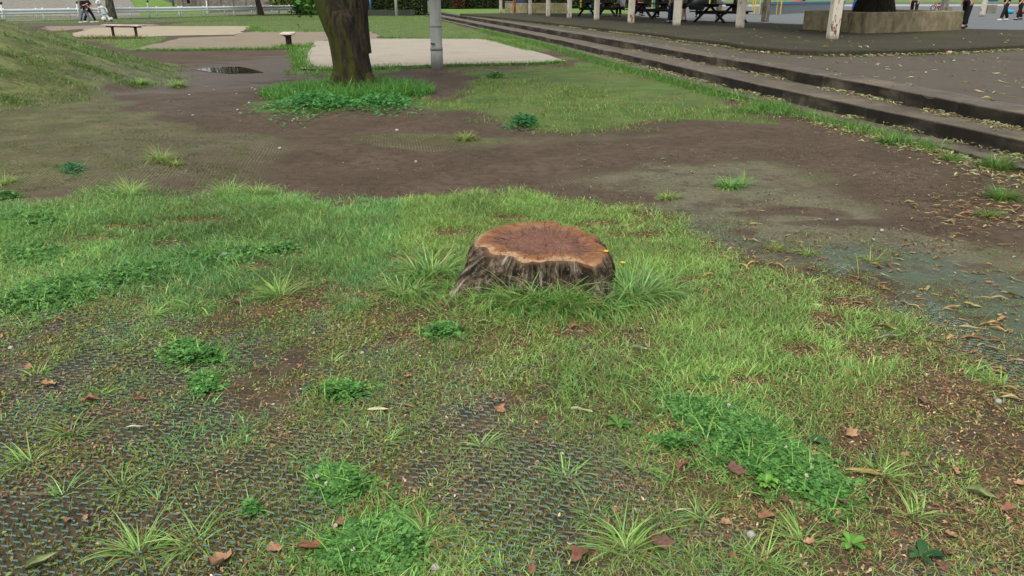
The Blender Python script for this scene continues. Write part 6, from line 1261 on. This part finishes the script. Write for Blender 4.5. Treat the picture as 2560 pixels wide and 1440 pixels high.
# singled out leaves
for me, px, py, az, sc, lab in [(LB[4], 125, 970, .2, 1.1, 'large tan leaf flat on the netting at left'), (LB[2], 70, 925, -.5, 1.0, 'curled tan brown leaf above the large tan one'), (LB[0], 228, 1013, .4, 1.5, 'rust coloured curled leaf at the foot of a left tuft'), (LG[2], 108, 1412, .45, 1.25, 'long pale olive curled leaf at the bottom left corner'), (LB[1], 858, 1330, .2, 1.5, 'broad reddish leaf on the edge of the bottom clover patch'), (LB[5], 790, 1378, .1, 1.6, 'dark rust leaf under the grass left of the bottom clover'), (LB[4], 556, 1410, 1.2, 1.5, 'upright tan leaf at the bottom left of centre'), (LB[2], 690, 1380, .4, 1.1, 'tan leaf on the netting near the bottom'), (LW[0], 945, 1033, .15, 1.15, 'long bleached strip pointing left in the centre lawn'), (LS[1], 1020, 1026, -.3, .6, 'short tan strip touching the bleached one'), (LB[2], 1250, 1035, -1.0, 1.3, 'yellow tan curled leaf in the centre lawn'), (LG[3], 1455, 1034, -.4, 1.0, 'pale green leaf in the centre right lawn'),
        (LG[0], 835, 987, .1, .85, 'pale curled leaf by the clover left of centre'), (LW[1], 340, 1080, .3, .75, 'thin bleached strip on the left netting'), (LG[4], 575, 645, .5, 1.5, 'big pale grey green leaf lying in the lush band'), (LG[3], 370, 724, .0, .7, 'pale green curled leaf in the lush band'), (LW[2], 1345, 793, -.2, 1.1, 'bleached twig like strip below the stump'), (LG[1], 1630, 767, -.2, 1.05, 'pale green curled leaf right below the stump grass'), (LG[1], 1600, 878, -.6, 1.3, 'long pale green curled leaf in the right lawn'), (LB[0], 1435, 822, .2, 1.0, 'reddish leaf on bare crumbs below the stump'), (LB[1], 1105, 770, .0, .9, 'brown strip on the bare soil left of the stump'), (LG[0], 1210, 812, .1, .7, 'pale green leaf below the bare soil left of the stump'), (LB[3], 1840, 1182, -.3, 1.35, 'grey brown leaf at the lower left of the big clover mat'), (LD[0], 1995, 1062, 1.4, .65, 'dark green leaf right of the big clover mat'), (LD[1], 2045, 1110, -.4, .75, 'oval dark green leaf right of the big clover mat'), (LB[4], 2125, 1090, .4, 1.1, 'tan leaf right of the dark green ones'),
        (LB[3], 1655, 1362, .0, 1.5, 'dark brown flat leaf near the bottom centre right'), (LB[1], 1450, 1390, 1.1, 1.5, 'long reddish brown leaf near the bottom centre'), (LB[0], 1330, 1425, 1.5, 1.0, 'small reddish leaf at the bottom edge'), (LW[1], 1705, 1278, .0, .8, 'white bleached scrap of leaf below the clover mat'), (LS[4], 2155, 1185, -.2, 1.2, 'straw strip touching the clover mat tip'), (LY[1], 2180, 1195, -.35, 1.1, 'olive folded leaf right of the clover mat tip'), (LG[2], 2450, 1240, -.4, 1.3, 'long green curled leaf at the right of the lawn'), (LG[1], 2220, 848, .1, 1.35, 'pale green boat shaped leaf on crumbs at right'), (LY[0], 2215, 825, -1.0, .95, 'olive stick like leaf above the boat shaped one'), (LY[1], 2190, 672, -.15, 1.2, 'olive curled leaf on the teal netting'), (LS[0], 2240, 668, -.25, .7, 'tan strip continuing the olive leaf on the teal netting'), (LS[0], 2465, 748, -.35, 1.0, 'long tan strip on the right netting'), (LY[2], 2540, 745, -.5, 1.2, 'folded olive strips at the right edge'), (LS[2], 2430, 822, -.4, 1.1, 'tan strip above the ridged netting at right'), (LS[3], 2490, 875, -.4, .9, 'tan strip near the right edge below the ridged netting'), (LS[1], 2380, 770, .1, .9, 'bundle like tan strip on the right netting'), (LY[3], 2430, 765, .0, 1.0, 'yellow olive strip beside a tan bundle'), (LB[0], 2520, 1275, .2, 1.2, 'rust leaf in brown crumbs at the right edge'), (LB[3], 2100, 1260, .3, 1.0, 'brown leaf right below the clover mat'), (LB[1], 1705, 1165, .8, 1.1, 'rust leaf left of the grey brown one'), (LB[0], 1915, 1295, .2, 1.2, 'rust leaf on bare soil below the clover mat'), (LS[2], 1890, 565, -.2, .8, 'tan strip on the reddish soil stain'), (LS[0], 1905, 533, -.05, .65, 'tan strip on the upper reddish soil stain'),
        (LB[5], 355, 1010, .3, .8, 'small rust leaf on netting between tufts'), (LB[0], 148, 805, .3, .9, 'rust leaf among the left rosettes'), (LB[2], 505, 730, .7, .9, 'rust leaf in the lush grass left of the stump'), (LB[1], 595, 765, .1, 1.1, 'brown strip where the lush band meets the netting')]:
    leaf(me, px, py, az, sc, lab, lift=.012)
for px, py in scatter(56, fn=lambda x, y: 560 < y < 1430 and x < 1300 and y > 1.0*np.interp(x, [a for a, b in LAWN_EDGE], [b for a, b in LAWN_EDGE])+20):
    leaf(ch(LB), px, py, None, random.uniform(.3, .65), 'small reddish brown leaf fragment in the left or middle lawn', 'small brown leaves in the left and middle lawn')
for px, py in scatter(105, fn=lambda x, y: x > 1300 and y > np.interp(x, [a for a, b in LAWN_EDGE], [b for a, b in LAWN_EDGE])+20 and random.random() < (.25+.75*(x > 1900))):
    leaf(ch(LB), px, py, None, random.uniform(.35, .85), 'small reddish brown leaf in the crumb covered right lawn', 'small brown leaves in the right lawn')
for px, py in scatter(46, fn=lambda x, y: x > 1700 and 560 < y < 900 and sdf(TEAL, np.array([at(x, y).x]), np.array([at(x, y).y]))[0] < .25):
    leaf(ch(LS+LB), px, py, random.gauss(0, .5), random.uniform(.35, .8), 'small tan strip or leaf lying on the teal netting', 'tan strips on the teal netting', tilt=.1)
for px, py in scatter(20, fn=lambda x, y: x > 1550 and 480 < y < 780 and y < np.interp(x, [a for a, b in LAWN_EDGE], [b for a, b in LAWN_EDGE])):
    leaf(ch(LG), px, py, None, random.uniform(.4, .7), 'small pale green leaf on the bare netting at right', 'pale green leaves on the bare ground', tilt=.1)
for i in range(26):
    x = random.uniform(1400, 2250); y = random.uniform(np.interp(x, [1400, 2250], [345, 420]), 500); leaf(ch(LG+LW), x, y, None, random.uniform(.45, .8), 'small pale leaf on the brown earth path', 'pale leaves on the brown earth path', tilt=.1)
# straw coloured drift at the right below the low kerb
for i in range(120):
    s = random.uniform(5.6, 10.8)
    o_ = np.interp(s, SS, OK_)-abs(random.gauss(.05, .36))-.02
    x, y, z_ = so(s, o_, 0); leaf(ch(LS+LY+LS+LG), 0, 0, random.gauss(.3, .8), random.uniform(.45, .95), 'straw coloured curled leaf in the drift below the low kerb', 'straw coloured drift below the low kerb', xyz=(x, y, zg1(x, y)+random.uniform(.004, .022)), tilt=.2)
for i in range(60):
    px = random.gauss(2450, 95); py = random.gauss(520, 42)
    if px < 2300 or py < 430: continue
    leaf(ch(LS), px, py, random.gauss(.1, .5), random.uniform(.5, 1.0), 'thin straw strip heaped near the right edge', 'straw strips heaped at the right edge', lift=random.uniform(.004, .02), tilt=.15)
# leaves on the treads
for nm, offa, zt, lo, hi, n, lab, grp in (('a', O2, .047, 6.3, 14, 120, 'curled leaf on the tread of the low kerb against the riser', 'leaves on the low kerb tread'), ('b', O3, .21, 7.0, 15, 84, 'curled leaf on the tread of the lower step against the riser', 'leaves on the lower step tread')):
    for i in range(n):
        s = lo+(hi-lo)*random.random()**1.5
        if noise2(np.array([s]), np.array([0.0]), .8, 13 if nm == 'a' else 23)[0] < -.35 and random.random() < .8: continue
        o_ = np.interp(s, SS, offa)-abs(random.gauss(.03, .07))-.035; x, y, z_ = so(s, o_, zt)
        leaf(ch(LG+LS+LY+LG), 0, 0, random.gauss(1.9, .7), random.uniform(.5, 1.0), lab, grp, xyz=(x, y, zt+random.uniform(.004, .03)), tilt=.35)
for i in range(64):
    s = random.uniform(9, 22); o_ = np.interp(s, SS, O3)+random.uniform(.2, 5.5); x, y, z_ = so(s, o_, .38); leaf(ch(LG+LS+LG), 0, 0, None, random.uniform(.6, 1.1), 'pale leaf scattered on the brown terrace above the steps', 'leaves scattered on the terrace', xyz=(x, y, .386), tilt=.12)
KQ = [q for q in kf if 16 < q[1] < 34]
for i in range(150):
    j = random.randrange(len(KQ)-1); q = KQ[j]; g_ = abs(random.gauss(.04, .12)); leaf(ch(LG+LY+LG+LS), 0, 0, None, random.uniform(.7, 1.25), 'yellow green leaf in the row lying along the floor kerb', 'leaves along the floor kerb', xyz=(q[0]-.1*g_, q[1]-g_-.05, .384+random.uniform(0, .03)), tilt=.35)
# the finer mass of leaf litter nobody could count
def litter(name, pos, meshes, lab, smin, smax, tl=.35, az=None, brown=False):
    V = []; Lp = []; St = []; CC = []; v = l = 0
    src = []
    for me in meshes:
        a = np.array([q.co[:] for q in me.vertices]); f = np.array([p_.vertices[:] for p_ in me.polygons]); src.append((a, f))
    pal = [(150, 164, 118), (164, 176, 138), (172, 154, 110), (150, 130, 94), (182, 166, 126), (132, 130, 78), (138, 112, 84), (158, 168, 124), (104, 122, 66)]
    if brown: pal = [(150, 122, 84), (132, 104, 70), (168, 142, 100), (122, 92, 66), (150, 156, 112)]
    col = tints(len(pos), pal, .18)
    for i, (x, y, z_) in enumerate(pos):
        a, f = src[rng.integers(len(src))]; Mx = np.array((Matrix.Rotation(random.uniform(0, 6.28) if az is None else random.gauss(*az), 3, 'Z') @ Matrix.Rotation(random.gauss(0, tl), 3, 'X') @ Matrix.Rotation(random.gauss(0, tl*.6), 3, 'Y')))
        V.append(a@Mx.T*random.uniform(smin, smax)+np.array([x, y, z_])); Lp.append(f.ravel()+v); St.append(np.arange(len(f))*4+l); v += len(a); l += f.size; CC.append(np.repeat(col[i:i+1], len(a), 0))
    return tag(put(name, (np.concatenate(V), np.concatenate(Lp), np.concatenate(St), np.concatenate(CC)), M_DRY), lab, 'leaf litter', kind='stuff')
LA = [LG[0], LG[3], LS[0], LS[3], LY[1], LB[2], LB[5]]
ps = []
for i in range(2100):
    s = 4.9+6.6*random.random()**.8; o_ = np.interp(s, SS, OK_)-abs(random.gauss(0, .13+.030*max(0, 10-s)))-.02; x, y, z_ = so(s, o_, 0)
    if noise2(np.array([x]), np.array([y]), .45, 3)[0] > -.45: ps.append((x, y, zg1(x, y)+random.uniform(.003, .02)))
for i in range(1700):
    s = 5.5+15*random.random()**1.7; o_ = np.interp(s, SS, O2)-abs(random.gauss(.0, .10))-.025
    if noise2(np.array([s]), np.array([0.0]), .6, 13)[0] > -.5: ps.append((*so(s, o_, 0)[:2], .05+random.uniform(.002, .03)))
for i in range(1250):
    s = 6.0+14*random.random()**1.7; o_ = np.interp(s, SS, O3)-abs(random.gauss(.0, .11))-.025
    if noise2(np.array([s]), np.array([0.0]), .6, 23)[0] > -.3: ps.append((*so(s, o_, 0)[:2], .212+random.uniform(.002, .03)))
litter('leaf_litter', ps, LA, 'mixed yellow and pale green leaf litter along the low kerb and steps', .4, .9)
ps = []
for i in range(2000):
    j = random.randrange(len(KQ)-1); q = KQ[j]; g_ = abs(random.gauss(0, .16))
    if noise2(np.array([q[0]]), np.array([q[1]]), .9, 5)[0] > -.4: ps.append((q[0]-.1*g_, q[1]-g_-.03, .382+random.uniform(0, .03)))
for i in range(420):
    s = random.uniform(8, 24); ps.append((*so(s, np.interp(s, SS, O3)+random.uniform(.1, 6), 0)[:2], .386))
for i in range(150):
    px = random.uniform(1500, 2540); py = random.uniform(64, 132); c = at(px, py, .5)
    if sdf([q for q in poly_floor], np.array([c.x]), np.array([c.y]))[0] < -.1: ps.append((c.x, c.y, .505))
litter('leaf_litter', ps, LA, 'yellow green leaf litter along the floor kerb and over the terrace', .7, 1.4, .25)
ps = []
for x, y in scatter(260, fn=lambda x, y: x > 1750 and 600 < y < 1000 and y > 600+(x-1900)*.1 and y < np.interp(x, [a for a, b in LAWN_EDGE], [b for a, b in LAWN_EDGE])+90):
    c = at(x, y); ps.append((c.x, c.y, zg1(c.x, c.y)+.008))
for i in range(420):
    c = at(random.gauss(2470, 95), random.gauss(520, 45)); ps.append((c.x, c.y, zg1(c.x, c.y)+random.uniform(.003, .02)))
litter('leaf_litter', ps, [LS[0], LS[3], LS[5], LB[2], LB[5], LY[0]], 'tan strips and crumbs of leaf litter around the teal netting', .3, .8, .15, (.1, .7), True)
# pebbles and pale bits
M_PEB = [plain('pale_pebble', (176, 174, 168), .8, .2, 30), plain('grey_pebble', (128, 126, 122), .85, .2, 30)]
def pebble(px, py, r, lab, mat, grp=None, z=None):
    c = at(px, py, z or 0); zz = zg1(c.x, c.y) if z is None else z; m = MB(); m.ball((0, 0, 0), (r, r*random.uniform(.7, 1), r*.65), 12, 8); k_ = random.random()*9; m.v = [tuple(np.array(v)*(1+.15*math.sin(v[0]/r*3+k_)+.1*math.sin(v[1]/r*4+k_))) for v in m.v]
    o = m.build('pebble', mat, None, True); o.location = (c.x, c.y, zz+r*.35+.002); o.rotation_euler = (0, 0, k_); return tag(o, lab, 'pebble', grp)
for px, py, r, lab, mt in [(27, 871, .012, 'whitish pebble at the left edge of the netting', 0), (401, 868, .010, 'whitish pebble right of the pale rosette', 0), (298, 736, .010, 'grey pebble at the edge of the clover slope', 1), (127, 696, .010, 'pale pebble above the clover slope', 0), (224, 949, .015, 'angular grey stone on the left netting', 1), (241, 963, .006, 'tiny white stone beside the angular grey one', 0), (906, 885, .011, 'pale stone in the middle of the lawn', 0), (2204, 581, .017, 'round white pebble on the right netting', 0), (2092, 553, .013, 'white pebble on the right netting, left of the round one', 0), (2217, 300, .02, 'white pebble near the kerb drift', 0), (372, 1106, .008, 'grey pebble in the left lawn', 1), (1088, 1420, .014, 'white scrap at the bottom edge of the clover', 0), (1877, 1340, .016, 'white scrap of plastic below the clover mat', 0), (2495, 1003, .015, 'pale scrap on the netting at the right edge', 0), (2120, 1365, .010, 'grey pebble in the lower right lawn', 1), (700, 382, .02, 'white pebble on the bare earth left of centre', 0), (1040, 408, .018, 'white pebble on the bare earth behind the stump', 0), (992, 336, .025, 'white pebble on bare earth before the big tree', 0)]:
    pebble(px, py, r, lab, M_PEB[mt])
for i in range(26):
    px = random.uniform(380, 760); py = random.uniform(200, 330); pebble(px, py, random.uniform(.010, .022), 'small pale stone on the muddy ground before the mound', M_PEB[i % 2], 'stones on the muddy ground')
# a few leaves hanging from the big tree
for i, (dx, dz) in enumerate(((-.98, 1.42), (-.93, 1.30), (-1.05, 1.5), (-.86, 1.2), (-1.1, 1.44))):
    pass
print('leaves', LEAFN[0], 'objects', len(bpy.data.objects))
